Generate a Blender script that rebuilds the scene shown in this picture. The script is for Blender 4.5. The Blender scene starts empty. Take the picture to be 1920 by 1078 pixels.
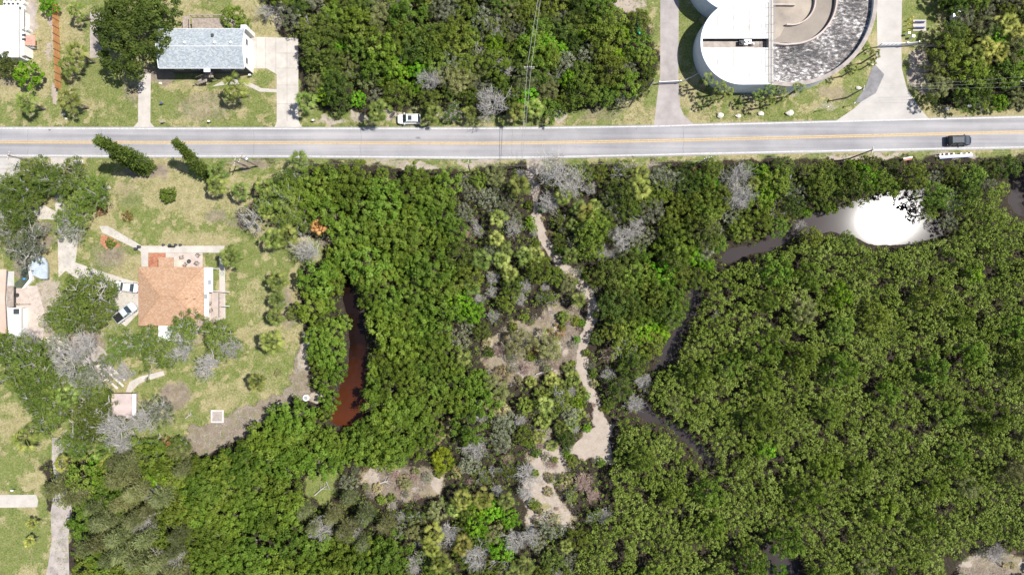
import bpy, math, random
import numpy as np
from mathutils import Vector, Matrix
sc = bpy.context.scene
COL = sc.collection
R = math.radians
H = 128.0        # height of the drone above the ground, metres
S = 10.0         # photograph pixels per metre on the ground

# ---------------------------------------------------------------- camera, sky, sun, exposure
cam = bpy.data.objects.new('camera', bpy.data.cameras.new('camera'))
COL.objects.link(cam)
cam.location = (0, 0, H)
cam.data.sensor_width = 36
cam.data.lens = 36*H*S/1920
cam.data.clip_start = 1; cam.data.clip_end = 20000
sc.camera = cam
SUN_Z = R(29.2); SUN_AZ = math.atan2(0.18, 0.984)      # zenith angle; direction in the xy plane
sun_dir = Vector((math.sin(SUN_Z)*math.cos(SUN_AZ), math.sin(SUN_Z)*math.sin(SUN_AZ), math.cos(SUN_Z)))
world = bpy.data.worlds.new('World'); sc.world = world
world.use_nodes = True
nt = world.node_tree; nt.nodes.clear()
sky = nt.nodes.new('ShaderNodeTexSky'); sky.sky_type = 'NISHITA'; sky.sun_disc = False
sky.sun_elevation = math.pi/2-SUN_Z; sky.sun_rotation = math.pi/2-SUN_AZ
bg = nt.nodes.new('ShaderNodeBackground'); bg.inputs[1].default_value = 0.085
wo = nt.nodes.new('ShaderNodeOutputWorld')
nt.links.new(sky.outputs[0], bg.inputs[0]); nt.links.new(bg.outputs[0], wo.inputs[0])
sl = bpy.data.lights.new('sun', 'SUN'); sl.energy = 4.6; sl.angle = R(0.5); sl.color = (1, .96, .9)
so = bpy.data.objects.new('sun', sl); COL.objects.link(so)
so.rotation_euler = sun_dir.to_track_quat('Z', 'Y').to_euler()
sc.view_settings.view_transform = 'Standard'; sc.view_settings.look = 'None'
sc.view_settings.gamma = 1; sc.view_settings.exposure = 0.6
sc.cycles.max_bounces = 5; sc.cycles.transparent_max_bounces = 8

# ---------------------------------------------------------------- helpers
def P(px, py, z=0.0):
    k = (1-z/H)/S
    return ((px-960)*k, (539-py)*k, z)
def P2(px, py, z=0.0): return P(px, py, z)[:2]
def tag(o, label=None, cat=None, group=None, kind=None):
    if label: o['label'] = label
    if cat: o['category'] = cat
    if group: o['group'] = group
    if kind: o['kind'] = kind
    return o
def thing(name, label, cat, loc=(0, 0, 0), rot=0, group=None, scale=1):
    o = bpy.data.objects.new(name, None); COL.objects.link(o)
    o.location = loc; o.rotation_euler = (0, 0, rot); o.scale = (scale,)*3
    o.empty_display_size = .3
    return tag(o, label, cat, group)
class MB:
    def __init__(s): s.v = []; s.f = []
    def add(s, v, f):
        n = len(s.v); s.v += [tuple(p) for p in v]; s.f += [tuple(i+n for i in q) for q in f]; return s
    def box(s, x0, y0, z0, x1, y1, z1):
        if x0 > x1: x0, x1 = x1, x0
        if y0 > y1: y0, y1 = y1, y0
        if z0 > z1: z0, z1 = z1, z0
        return s.prism([(x0, y0), (x1, y0), (x1, y1), (x0, y1)], z0, z1)
    def prism(s, pts, z0, z1):
        a = sum(pts[i][0]*pts[(i+1) % len(pts)][1]-pts[(i+1) % len(pts)][0]*pts[i][1] for i in range(len(pts)))
        if a < 0: pts = pts[::-1]
        n = len(pts)
        v = [(p[0], p[1], z0) for p in pts]+[(p[0], p[1], z1) for p in pts]
        f = [tuple(range(n))[::-1], tuple(range(n, 2*n))]+[(i, (i+1) % n, n+(i+1) % n, n+i) for i in range(n)]
        return s.add(v, f)
    def obox(s, cx, cy, z0, z1, lx, ly, a=0):
        c, d = math.cos(a), math.sin(a)
        return s.prism([(cx+x*c-y*d, cy+x*d+y*c) for x, y in ((-lx/2, -ly/2), (lx/2, -ly/2), (lx/2, ly/2), (-lx/2, ly/2))], z0, z1)
    def tube(s, p, r, n=6, cap=True):
        base = len(s.v); p = [Vector(q) for q in p]
        if not hasattr(r, '__len__'): r = [r]*len(p)
        for i, q in enumerate(p):
            t = (p[min(i+1, len(p)-1)]-p[max(i-1, 0)]).normalized()
            u = t.cross(Vector((0, 0, 1)) if abs(t.z) < .9 else Vector((1, 0, 0))).normalized(); w = t.cross(u)
            for k in range(n):
                a = 2*math.pi*k/n
                s.v.append(tuple(q+r[i]*(math.cos(a)*u+math.sin(a)*w)))
        for i in range(len(p)-1):
            for k in range(n):
                s.f.append((base+i*n+k, base+i*n+(k+1) % n, base+(i+1)*n+(k+1) % n, base+(i+1)*n+k))
        if cap:
            s.f.append(tuple(base+k for k in range(n))[::-1]); s.f.append(tuple(base+(len(p)-1)*n+k for k in range(n)))
        return s
    def loft(s, rings):
        b = len(s.v); n = len(rings[0])
        for r in rings: s.v += [tuple(p) for p in r]
        for i in range(len(rings)-1):
            for k in range(n): s.f.append((b+i*n+k, b+i*n+(k+1) % n, b+(i+1)*n+(k+1) % n, b+(i+1)*n+k))
        s.f.append(tuple(b+k for k in range(n))[::-1]); s.f.append(tuple(b+(len(rings)-1)*n+k for k in range(n)))
        return s
    def sheet(s, pts, z):
        a = sum(pts[i][0]*pts[(i+1) % len(pts)][1]-pts[(i+1) % len(pts)][0]*pts[i][1] for i in range(len(pts)))
        if a < 0: pts = pts[::-1]
        return s.add([(p[0], p[1], z) for p in pts], [tuple(range(len(pts)))])
    def mesh(s, name, m, off=(0, 0, 0), smooth=False):
        me = bpy.data.meshes.new(name)
        me.from_pydata([(a-off[0], b-off[1], c-off[2]) for a, b, c in s.v], [], s.f)
        me.materials.append(m)
        if smooth: me.shade_smooth()
        return me
    def build(s, name, m, parent=None, smooth=False):
        off = (0, 0, 0); q = parent
        while q is not None:
            off = tuple(off[i]+q.location[i] for i in range(3)); q = q.parent
        o = bpy.data.objects.new(name, s.mesh(name, m, off, smooth)); COL.objects.link(o); o.parent = parent
        return o
def copy_tree(o, parent=None):
    c = o.copy(); COL.objects.link(c); c.parent = parent
    for ch in [k for k in o.children]: copy_tree(ch, c)
    return c
def np_mesh(name, V, F, m, tint=None):
    me = bpy.data.meshes.new(name); k = F.shape[1]
    me.vertices.add(len(V)); me.vertices.foreach_set('co', np.asarray(V, np.float32).ravel())
    me.loops.add(F.size); me.loops.foreach_set('vertex_index', F.astype(np.int32).ravel())
    me.polygons.add(len(F)); me.polygons.foreach_set('loop_start', np.arange(0, F.size, k, dtype=np.int32))
    if tint is not None:
        at = me.attributes.new('tint', 'FLOAT', 'FACE'); at.data.foreach_set('value', np.asarray(tint, np.float32))
    me.update(calc_edges=True); me.materials.append(m)
    return me
def vnoise(x, y, seed=0):
    xi = np.floor(x).astype(np.int64); yi = np.floor(y).astype(np.int64); fx = x-xi; fy = y-yi
    fx = fx*fx*(3-2*fx); fy = fy*fy*(3-2*fy)
    def h(a, b):
        n = (a*374761393+b*668265263+seed*1274126177) & 0x7fffffff
        n = ((n ^ (n >> 13))*1274126177) & 0x7fffffff
        return ((n ^ (n >> 16)) & 0xffff)/65535.0
    return (h(xi, yi)*(1-fx)+h(xi+1, yi)*fx)*(1-fy)+(h(xi, yi+1)*(1-fx)+h(xi+1, yi+1)*fx)*fy
def fbm(x, y, seed=0, o=4):
    t = 0; a = .5; w = 0
    for i in range(o):
        t = t+a*vnoise(x*2**i, y*2**i, seed+i*7); w += a; a *= .55
    return t/w
def sd(x, y, poly):                     # signed distance, inside positive
    x = np.asarray(x, float); y = np.asarray(y, float)
    d = np.full(x.shape, 1e18); c = np.zeros(x.shape, bool); n = len(poly)
    for i in range(n):
        ax, ay = poly[i]; bx, by = poly[(i+1) % n]
        ex, ey = bx-ax, by-ay; wx, wy = x-ax, y-ay
        t = np.clip((wx*ex+wy*ey)/(ex*ex+ey*ey+1e-9), 0, 1)
        d = np.minimum(d, (wx-ex*t)**2+(wy-ey*t)**2)
        if ay != by:
            c ^= ((ay > y) != (by > y)) & (x < (bx-ax)*(y-ay)/(by-ay)+ax)
    d = np.sqrt(d)
    return np.where(c, d, -d)
def near(x, y, line):                   # distance to a polyline
    d = np.full(np.shape(x), 1e18)
    for (ax, ay), (bx, by) in zip(line[:-1], line[1:]):
        ex, ey = bx-ax, by-ay; t = np.clip(((x-ax)*ex+(y-ay)*ey)/(ex*ex+ey*ey), 0, 1)
        d = np.minimum(d, (x-ax-ex*t)**2+(y-ay-ey*t)**2)
    return np.sqrt(d)

# ---------------------------------------------------------------- materials
class N:
    def __init__(s, name):
        s.m = bpy.data.materials.new(name); s.m.use_nodes = True; s.t = s.m.node_tree
        s.b = s.t.nodes['Principled BSDF']; s.out = s.t.nodes['Material Output']
    def n(s, typ, **k):
        o = s.t.nodes.new('ShaderNode'+typ)
        for a, b in k.items():
            if a.startswith('i_'):
                key = a[2:]; key = int(key) if key.isdigit() else key
                if hasattr(b, 'bl_rna') or isinstance(b, bpy.types.NodeSocket): s.t.links.new(b, o.inputs[key])
                else: o.inputs[key].default_value = b
            else: setattr(o, a, b)
        return o
    def l(s, a, b): s.t.links.new(a, b)
    def pos(s): return s.n('NewGeometry').outputs['Position']
    def obj(s): return s.n('TexCoord').outputs['Object']
    def noise(s, vec, scale, detail=4, rough=.6):
        o = s.n('TexNoise', i_Scale=scale, i_Detail=detail, i_Roughness=rough); s.l(vec, o.inputs['Vector']); return o.outputs['Fac']
    def ramp(s, fac, stops):
        r = s.n('ValToRGB'); s.l(fac, r.inputs[0]); e = r.color_ramp.elements
        while len(e) < len(stops): e.new(.5)
        for i, (p, c) in enumerate(stops): e[i].position = p; e[i].color = tuple(c)+(1,) if hasattr(c, '__len__') else (c, c, c, 1)
        return r.outputs[0]
    def mix(s, f, a, b, typ='MIX'):
        o = s.n('MixRGB', blend_type=typ)
        for k, q in zip((0, 1, 2), (f, a, b)):
            if isinstance(q, bpy.types.NodeSocket): s.l(q, o.inputs[k])
            elif hasattr(q, '__len__'): o.inputs[k].default_value = tuple(q)+(1,)
            else: o.inputs[k].default_value = q
        return o.outputs[0]
    def bump(s, h, strength=.3, dist=.1):
        b = s.n('Bump'); b.inputs['Strength'].default_value = strength; b.inputs['Distance'].default_value = dist
        s.l(h, b.inputs['Height']); s.l(b.outputs[0], s.b.inputs['Normal'])
def mat(name, c, rough=.7, var=.15, scale=1.5, c2=None, metal=0, bump=0, spec=.4):
    k = N(name)
    a = tuple(min(1, q*(1-var)) for q in c); b = c2 or tuple(min(1, q*(1+var)) for q in c)
    f = k.noise(k.pos(), scale, 5, .65)
    k.l(k.ramp(f, [(.3, a), (.7, b)]), k.b.inputs['Base Color'])
    k.b.inputs['Roughness'].default_value = rough; k.b.inputs['Metallic'].default_value = metal
    k.b.inputs['Specular IOR Level'].default_value = spec
    if bump: k.bump(k.noise(k.pos(), scale*6, 3), bump, .05)
    return k.m
def tiles(name, cols, sx, sy, rough=.8, mortar=(.2, .15, .1), dirt=.25):
    k = N(name); mp = k.n('Mapping'); k.l(k.pos(), mp.inputs[0])
    br = k.n('TexBrick'); k.l(mp.outputs[0], br.inputs['Vector'])
    br.inputs['Scale'].default_value = 1; br.inputs['Brick Width'].default_value = sx; br.inputs['Row Height'].default_value = sy
    br.inputs['Mortar Size'].default_value = .012; br.inputs['Color1'].default_value = (0, 0, 0, 1); br.inputs['Color2'].default_value = (1, 1, 1, 1)
    br.inputs['Mortar'].default_value = (.3, .3, .3, 1); br.inputs['Bias'].default_value = 0
    f = k.mix(.5, br.outputs[0], k.noise(k.pos(), 7, 4, .9))
    n = len(cols); c = k.ramp(f, [(.25+.5*i/(n-1), cols[i]) for i in range(n)])
    c = k.mix(br.outputs['Fac'], c, mortar)
    c = k.mix(dirt, c, k.ramp(k.noise(k.pos(), .35, 5, .7), [(.35, .55), (.65, 1.0)]), 'MULTIPLY')
    k.l(c, k.b.inputs['Base Color']); k.b.inputs['Roughness'].default_value = rough
    k.b.inputs['Specular IOR Level'].default_value = .3
    k.bump(br.outputs['Fac'], .4, .03)
    return k.m
def leafmat(name, dark, mid, light, trans=.3, hue=.02, rough=.6):
    k = N(name)
    at = k.n('Attribute'); at.attribute_name = 'tint'
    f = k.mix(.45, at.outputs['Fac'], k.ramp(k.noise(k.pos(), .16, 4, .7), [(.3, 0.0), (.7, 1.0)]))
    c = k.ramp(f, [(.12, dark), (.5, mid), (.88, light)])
    hs = k.n('HueSaturation'); k.l(c, hs.inputs['Color']); hs.inputs['Saturation'].default_value = 1.06
    oi = k.n('ObjectInfo')
    mr = k.n('MapRange', i_3=.508-hue, i_4=.508+hue); k.l(oi.outputs['Random'], mr.inputs[0]); k.l(mr.outputs[0], hs.inputs['Hue'])
    m2 = k.n('Math', operation='MULTIPLY_ADD', i_1=.62, i_2=.78); 
    m3 = k.n('Math', operation='FRACT'); m4 = k.n('Math', operation='MULTIPLY', i_1=7.31)
    k.l(oi.outputs['Random'], m4.inputs[0]); k.l(m4.outputs[0], m3.inputs[0]); k.l(m3.outputs[0], m2.inputs[0]); k.l(m2.outputs[0], hs.inputs['Value'])
    k.l(hs.outputs[0], k.b.inputs['Base Color']); k.b.inputs['Roughness'].default_value = rough
    k.b.inputs['Specular IOR Level'].default_value = .16
    tr = k.n('BsdfTranslucent'); k.l(hs.outputs[0], tr.inputs[0])
    ms = k.n('MixShader'); ms.inputs[0].default_value = trans
    k.l(k.b.outputs[0], ms.inputs[1]); k.l(tr.outputs[0], ms.inputs[2]); k.l(ms.outputs[0], k.out.inputs[0])
    return k.m

M = {}
M['asphalt'] = None
M['concrete'] = mat('concrete', (.43, .395, .355), .85, .16, .5, bump=.15)
M['concrete_old'] = mat('old_concrete', (.32, .28, .25), .9, .3, .8, bump=.2)
M['white'] = mat('white_paint', (.72, .72, .71), .55, .05, .6)
M['roofwhite'] = mat('white_roof_coating', (.70, .70, .69), .6, .09, .35)
M['tankwall'] = mat('white_wall_blue_shade_tint', (.66, .70, .76), .6, .08, .3)  # white wall, the blue of its skylit shade mixed into the colour
M['black'] = mat('black_plastic', (.02, .02, .022), .4, .1)
M['dark'] = mat('dark_paint_and_wall_shade', (.045, .05, .055), .6, .3, .6)  # dark parts; also carries the painted shade of the south house wall
M['wood'] = mat('weathered_wood', (.30, .25, .21), .85, .35, 2.5)
M['paleboard'] = mat('bleached_board', (.55, .50, .46), .85, .25, 2)
M['pole'] = mat('pole_wood', (.22, .18, .15), .85, .2, 2)
M['metal'] = mat('galvanised_metal', (.6, .6, .6), .4, .1, 2, metal=.7)
M['rock'] = mat('limestone', (.6, .56, .48), .9, .3, 2.5, bump=.5)
M['brick'] = tiles('terracotta_pavers', [(.34, .11, .06), (.45, .17, .1), (.55, .25, .16)], .3, .15)
M['pavers'] = mat('pale_pavers', (.44, .37, .33), .85, .14, 1)
M['orange'] = mat('orange_stained_boards', (.50, .20, .06), .75, .2, 1.2, c2=(.50, .28, .13))
M['glass'] = mat('window_glass', (.03, .045, .055), .08, .1, spec=.8)
M['wire'] = mat('wire', (.30, .29, .28), .5, .1)
M['rubber'] = mat('rubber', (.02, .02, .02), .8, .1)
M['rtile'] = tiles('orange_roof_tiles', [(.36, .215, .125), (.41, .255, .16), (.47, .32, .22)], .3, .22, mortar=(.34, .205, .125), dirt=.12)
M['shingle'] = tiles('pale_grey_shingles', [(.25, .285, .31), (.33, .365, .385), (.45, .475, .49)], .3, .2, mortar=(.28, .31, .335), dirt=.12)
M['bark'] = mat('bark', (.17, .14, .11), .9, .3, 2)
M['deadwood'] = mat('bleached_dead_wood', (.37, .35, .325), .85, .3, 1.2)
M['brownwood'] = mat('brown_dead_twigs', (.36, .26, .22), .85, .3, 1.2)
M['greybark'] = mat('grey_lichen_bark', (.33, .315, .29), .9, .25, 1.5)
# ---------------------------------------------------------------- layout outlines, in photograph pixels on the ground
RX = [-400, 0, 280, 560, 900, 1000, 1240, 1300, 1550, 1700, 1920, 2300]
RU = [240, 241, 241.5, 241.5, 241.5, 240.8, 237, 235, 229, 225, 219.8, 210]
RL = [291, 291.7, 292.5, 293.2, 295.6, 295, 290.2, 288.5, 283.2, 280, 275.8, 267]
RC = [266, 266.6, 267.5, 268, 269, 268.2, 264, 262.5, 256.5, 253, 247.6, 239]
road_u = lambda x: np.interp(x, RX, RU)
road_l = lambda x: np.interp(x, RX, RL)
POND = [(641, 515), (655, 520), (664, 545), (672, 580), (685, 610), (690, 660), (687, 700), (686, 740), (690, 765), (674, 792), (655, 802), (630, 800), (616, 792), (622, 760), (635, 722), (650, 695), (652, 640), (648, 590), (640, 555)]
CREEK_E = [(1345, 492), (1372, 462), (1420, 455), (1440, 440), (1480, 425), (1520, 400), (1570, 390), (1600, 376), (1650, 362), (1700, 352), (1740, 350), (1735, 385), (1760, 410), (1775, 445), (1740, 452), (1690, 462), (1640, 462), (1600, 445), (1560, 436), (1500, 445), (1450, 470), (1400, 482), (1365, 498)]
CREEK_M = [(1302, 530), (1325, 535), (1318, 570), (1300, 605), (1282, 640), (1268, 680), (1240, 700), (1215, 705), (1235, 670), (1262, 620), (1285, 590), (1285, 560)]
CREEK_S = [(1190, 745), (1212, 752), (1235, 780), (1275, 795), (1318, 832), (1345, 862), (1338, 884), (1318, 862), (1285, 832), (1250, 804), (1210, 793), (1194, 775)]
CREEK_B = [(1435, 1015), (1460, 1035), (1500, 1050), (1510, 1120), (1420, 1130), (1432, 1060)]
CREEK_R = [(1895, 360), (1912, 325), (1940, 320), (1960, 420), (1905, 400), (1890, 380)]
WATERS = [POND, CREEK_E, CREEK_M, CREEK_S, CREEK_B, CREEK_R]
PATH = [(1000, 300), (1003, 360), (1006, 410), (1018, 445), (1030, 470), (1052, 498), (1080, 515), (1098, 540), (1110, 570), (1110, 600), (1096, 630), (1088, 665), (1094, 700), (1108, 738), (1124, 770)]
PATHCLEAR = [(1108, 770), (1128, 765), (1142, 785), (1152, 792), (1150, 825), (1143, 868), (1100, 862), (1062, 852), (1082, 825), (1108, 800)]
CLEAR2 = [(985, 900), (1010, 870), (1030, 905), (1055, 940), (1080, 965), (1072, 1000), (1040, 985), (990, 985), (980, 950)]
CLEAR3 = [(670, 880), (700, 870), (760, 865), (810, 880), (838, 880), (832, 925), (790, 935), (745, 945), (712, 945), (680, 920)]
CLEAR4 = [(572, 895), (610, 880), (632, 895), (628, 925), (600, 948), (580, 930)]
CLEAR5 = [(905, 650), (950, 605), (1000, 592), (1050, 562), (1095, 582), (1090, 690), (1040, 700), (990, 715), (930, 735), (905, 700)]
CLEAR7 = [(1000, 812), (1060, 838), (1062, 890), (1010, 890), (985, 850)]
CLEAR6 = [(1790, 1055), (1850, 1025), (1890, 1040), (1960, 1040), (1960, 1130), (1790, 1130)]
YARD_N = [(-150, -150), (482, -150), (482, 0), (500, 30), (530, 70), (560, 75), (562, 160), (580, 200), (640, 207), (690, 211), (735, 212), (750, 204), (790, 204), (800, 213), (900, 219), (1000, 214), (1100, 207), (1185, 188), (1215, 165), (1232, 140), (1240, 110), (1222, 70), (1210, 30), (1150, 0), (1150, -150), (1750, -150), (1755, 0), (1780, 40), (1740, 90), (1738, 150), (1745, 195), (1850, 203), (2050, 200), (2050, 300), (1920, 292), (1850, 293), (1700, 297), (1560, 299), (1400, 299), (1300, 303), (1200, 307), (1060, 308), (1040, 312), (1010, 315), (985, 310), (900, 314), (870, 320), (800, 313), (740, 318), (690, 309), (600, 305), (560, 302), (0, 300), (-150, 300)]
YARD_S = [(-150, 280), (572, 300), (578, 320), (520, 335), (480, 350), (440, 370), (450, 420), (520, 460), (575, 440), (612, 450), (612, 480), (575, 505), (560, 540), (568, 600), (573, 680), (578, 735), (612, 742), (600, 757), (560, 748), (530, 762), (490, 790), (470, 815), (440, 825), (400, 845), (372, 865), (340, 850), (290, 840), (230, 850), (180, 865), (100, 860), (75, 880), (90, 950), (130, 968), (128, 1020), (135, 1150), (-150, 1150)]
LAWN = [(200, 315), (300, 300), (430, 330), (440, 400), (540, 470), (560, 540), (565, 640), (560, 700), (500, 755), (440, 790), (360, 790), (300, 780), (250, 735), (215, 745), (190, 730), (200, 640), (225, 600), (225, 440)]
BANK = [(570, 620), (578, 735), (612, 742), (600, 757), (560, 748), (530, 762), (490, 790), (470, 815), (440, 825), (400, 845), (372, 865), (350, 840), (355, 800), (400, 795), (450, 765), (510, 745), (545, 720), (556, 650)]
OPEN = [YARD_N, YARD_S, PATHCLEAR, CLEAR2, CLEAR3, CLEAR4, CLEAR5, CLEAR6, CLEAR7]+WATERS
def open_sd(px, py):
    d = np.full(np.shape(px), -1e9)
    for q in OPEN: d = np.maximum(d, sd(px, py, q)-(10 if q in (CREEK_M, CREEK_S) else 6 if q is CREEK_E else 1 if q is POND else 0))
    return np.maximum(d, 11-near(px, py, PATH))

# ---------------------------------------------------------------- ground: one sheet with real hollows under the water
xs = np.concatenate([[-6000, -1500, -400, -180], np.arange(-112, 112.1, .3), [180, 400, 1500, 6000]])
ys = np.concatenate([[-6000, -1500, -400, -140], np.arange(-66, 66.1, .3), [140, 400, 1500, 6000]])
GX, GY = np.meshgrid(xs, ys); gx = GX.ravel(); gy = GY.ravel()
px = gx*S+960; py = 539-gy*S
jx = px+(fbm(gx*.6, gy*.6, 3)-.5)*26; jy = py+(fbm(gx*.6, gy*.6, 9)-.5)*26
gz = (fbm(gx*.15, gy*.15, 5)-.5)*.0
wd = np.full(gx.shape, -1e9)
for q in WATERS: wd = np.maximum(wd, sd(px+(jx-px)*.35, py+(jy-py)*.35, q))
gz = gz-1.3*(lambda t: t*t*(3-2*t))(np.clip((wd+7)/26, 0, 1))
sm = lambda d, w: np.clip(d/w+.5, 0, 1)
n1 = fbm(gx*.22, gy*.22, 21, 5); n2 = fbm(gx*.5, gy*.5, 33, 5); n3 = fbm(gx*.09, gy*.09, 41, 4)
yard = np.maximum(sm(sd(jx, jy, YARD_N), 14), sm(sd(jx, jy, YARD_S), 14))
green = yard*np.clip(.95-1.0*np.clip((n2-.5)*2, 0, 1), .6, 1)
dry = yard*np.maximum(np.clip((n1-.47)*7, 0, 1)*.85, np.clip((fbm(gx*.9, gy*.9, 61, 4)-.5)*5, 0, .75))
sand = np.zeros(gx.shape); mud = np.zeros(gx.shape)
pd = near(px+(jx-px)*.35, py+(jy-py)*.35, PATH)
sand = np.maximum(sand, sm(np.where(py < 400, 6.0, 9.5)+(n2-.5)*9-pd, 5)*np.where(py < 395, .75, 1))
sand = np.maximum(sand, sm(sd(jx, jy, PATHCLEAR), 8)); sand = np.maximum(sand, sm(sd(jx, jy, CLEAR2), 16)*np.clip((n2-.3)*5, 0, 1)); dry = np.maximum(dry, sm(sd(jx, jy, CLEAR2), 20)*.8)
for q, th in ((CLEAR3, .56), (CLEAR5, .58), (CLEAR6, .5), (CLEAR7, .42)): sand = np.maximum(sand, sm(sd(jx, jy, q), 24)*np.clip((n2-th)*6, 0, 1)); mud = np.maximum(mud, sm(sd(jx, jy, q), 20)*.6); dry = np.maximum(dry, sm(sd(jx, jy, q), 20)*np.clip((n1-.4)*4, 0, .8))
green = np.maximum(green, sm(sd(jx, jy, CLEAR4), 10))
mud = np.maximum(mud, sm(sd(jx, jy, BANK), 10)); green *= 1-sm(sd(jx, jy, BANK), 10); dry *= 1-.7*sm(sd(jx, jy, BANK), 10)
wet = np.clip(wd/8+1.6, 0, 1); mud *= 1-wet; sand *= 1-wet
def blob(arr, x, y, rx, ry, amt=1., soft=.5):
    d = 1-np.sqrt(((jx-x)/rx)**2+((jy-y)/ry)**2)
    return np.maximum(arr, np.clip(d/soft, 0, 1)*amt)
for a in [(100, 45, 8, 40), (95, 98, 12, 25), (100, 175, 8, 25), (60, 30, 14, 60, .7), (620, 226, 40, 10, .8), (670, 218, 25, 12, .8), (740, 215, 50, 14, .7), (850, 215, 50, 12, .8), (1050, 218, 22, 16, 1), (1722, 130, 28, 50, 1), (1735, 170, 20, 20, .8), (1180, 10, 35, 22, 1), (780, 310, 55, 12, 1), (720, 305, 60, 9, .6), (1200, 310, 60, 10, .5), (1590, 296, 60, 8, .8), (1790, 292, 80, 8, .6), (900, 306, 60, 8, .8), (1655, 292, 40, 9, .8), (30, 585, 60, 60, 1.), (90, 560, 40, 50, .9), (75, 610, 60, 40, 1.), (520, 25, 22, 40, .8), (1000, 320, 20, 60, .9), (1440, 178, 90, 14, .6), (1550, 200, 40, 10, .5), (570, 660, 14, 50, .8), (590, 748, 22, 12, 1.), (130, 830, 30, 28, .6), (695, 892, 20, 22, .9), (822, 905, 14, 22, .9), (1040, 870, 30, 60, .7), (1020, 820, 24, 30, .5)]:
    sand = blob(sand, *a)
for a in [(205, 480, 75, 50, .68, .9), (330, 740, 45, 40, .7), (405, 405, 30, 24, .6), (450, 415, 45, 20, .5), (380, 200, 80, 45, .5), (250, 160, 28, 60, .5), (300, 140, 40, 22, .9), (45, 500, 30, 40, .9), (70, 445, 40, 40, .9), (140, 640, 90, 40, .8), (540, 580, 22, 60, .6), (240, 365, 40, 40, .4), (270, 320, 60, 24, .8), (470, 310, 60, 12, .7), (1130, 215, 60, 20, .5), (1560, 175, 60, 20, .5), (10, 150, 45, 25, .5), (620, 430, 30, 60, .6)]:
    mud = blob(mud, *a); 
for a in [(180, 60, 30, 90), (190, 165, 60, 45), (300, 195, 35, 30, .7), (1480, 215, 140, 12), (1290, 70, 30, 100), (1720, 30, 45, 70), (240, 600, 60, 60), (500, 700, 60, 50, .8), (30, 1010, 60, 70), (20, 870, 40, 30, .8), (440, 300, 50, 10, .7), (760, 10, 1, 1), (390, 15, 45, 14, .9), (230, 220, 60, 25, .8), (1600, 150, 30, 30, .8), (430, 230, 80, 15, .8), (495, 150, 25, 20)]:
    green = blob(green, *a); dry *= 1-.6*blob(np.zeros(gx.shape), *a)
for a in [(330, 360, 90, 50, 1), (300, 330, 60, 24, 1), (380, 450, 90, 22, .8), (440, 360, 60, 60, .7), (480, 560, 50, 60, .5), (420, 740, 70, 40, .6), (75, 130, 40, 80, .7), (25, 800, 80, 30, .8), (60, 900, 40, 20, .8), (500, 420, 50, 40, .8), (330, 160, 50, 14, .7), (340, 225, 50, 12, .7)]:
    dry = blob(dry, *a)
green = np.clip(green, 0, 1); dry = np.clip(dry*(.5+n2), 0, 1)
nx, ny = len(xs), len(ys)
ii = (np.arange(ny-1)[:, None]*nx+np.arange(nx-1)[None, :]).ravel()
F = np.stack([ii, ii+1, ii+nx+1, ii+nx], 1)
k = N('ground_soil_and_grass')
am = k.n('Attribute'); am.attribute_name = 'cover'; sp = k.n('SeparateColor'); k.l(am.outputs['Color'], sp.inputs[0])
pos = k.pos(); fine = k.noise(pos, 3.2, 6, .75); med = k.noise(pos, .7, 5, .7); vf = k.noise(pos, 9, 3, .7)
def edge(sock, amt=.5):
    a = k.n('Math', operation='MULTIPLY_ADD', i_1=amt, i_2=-amt*.5); k.l(fine, a.inputs[0])
    b = k.n('Math', operation='ADD'); k.l(sock, b.inputs[0]); k.l(a.outputs[0], b.inputs[1])
    r = k.n('MapRange', interpolation_type='SMOOTHSTEP', i_1=.25, i_2=.75); k.l(b.outputs[0], r.inputs[0]); return r.outputs[0]
litter = k.ramp(fine, [(.3, (.012, .010, .007)), (.5, (.032, .026, .018)), (.72, (.10, .08, .058))])
c = k.mix(edge(sp.outputs[0]), litter, k.ramp(k.mix(.35, fine, med), [(.38, (.07, .10, .024)), (.48, (.135, .165, .045)), (.56, (.20, .205, .08)), (.66, (.29, .26, .135))]))
c = k.mix(edge(sp.outputs[1], .9), c, k.ramp(k.mix(.6, med, fine), [(.36, (.17, .155, .07)), (.5, (.285, .25, .13)), (.64, (.41, .355, .21))]))
c = k.mix(edge(am.outputs['Alpha'], .8), c, k.ramp(k.mix(.55, fine, med), [(.3, (.11, .085, .068)), (.5, (.215, .175, .135)), (.7, (.33, .28, .225))]))
c = k.mix(edge(sp.outputs[2], .9), c, k.ramp(k.mix(.6, fine, med), [(.25, (.22, .175, .14)), (.5, (.355, .30, .25)), (.75, (.43, .375, .325))]))
c = k.mix(.22, c, k.ramp(vf, [(.35, .5), (.65, 1.3)]), 'MULTIPLY')
k.l(c, k.b.inputs['Base Color']); k.b.inputs['Roughness'].default_value = .95; k.b.inputs['Specular IOR Level'].default_value = .15
k.bump(fine, .5, .15)
me = np_mesh('ground', np.stack([gx, gy, gz], 1), F, k.m)
at = me.color_attributes.new('cover', 'FLOAT_COLOR', 'POINT')
at.data.foreach_set('color', np.stack([green, dry, sand, mud], 1).astype(np.float32).ravel())
me.shade_smooth()
g = bpy.data.objects.new('ground', me); COL.objects.link(g); tag(g, 'sandy ground with patchy grass, leaf litter and bare soil', None, kind='structure')

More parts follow.
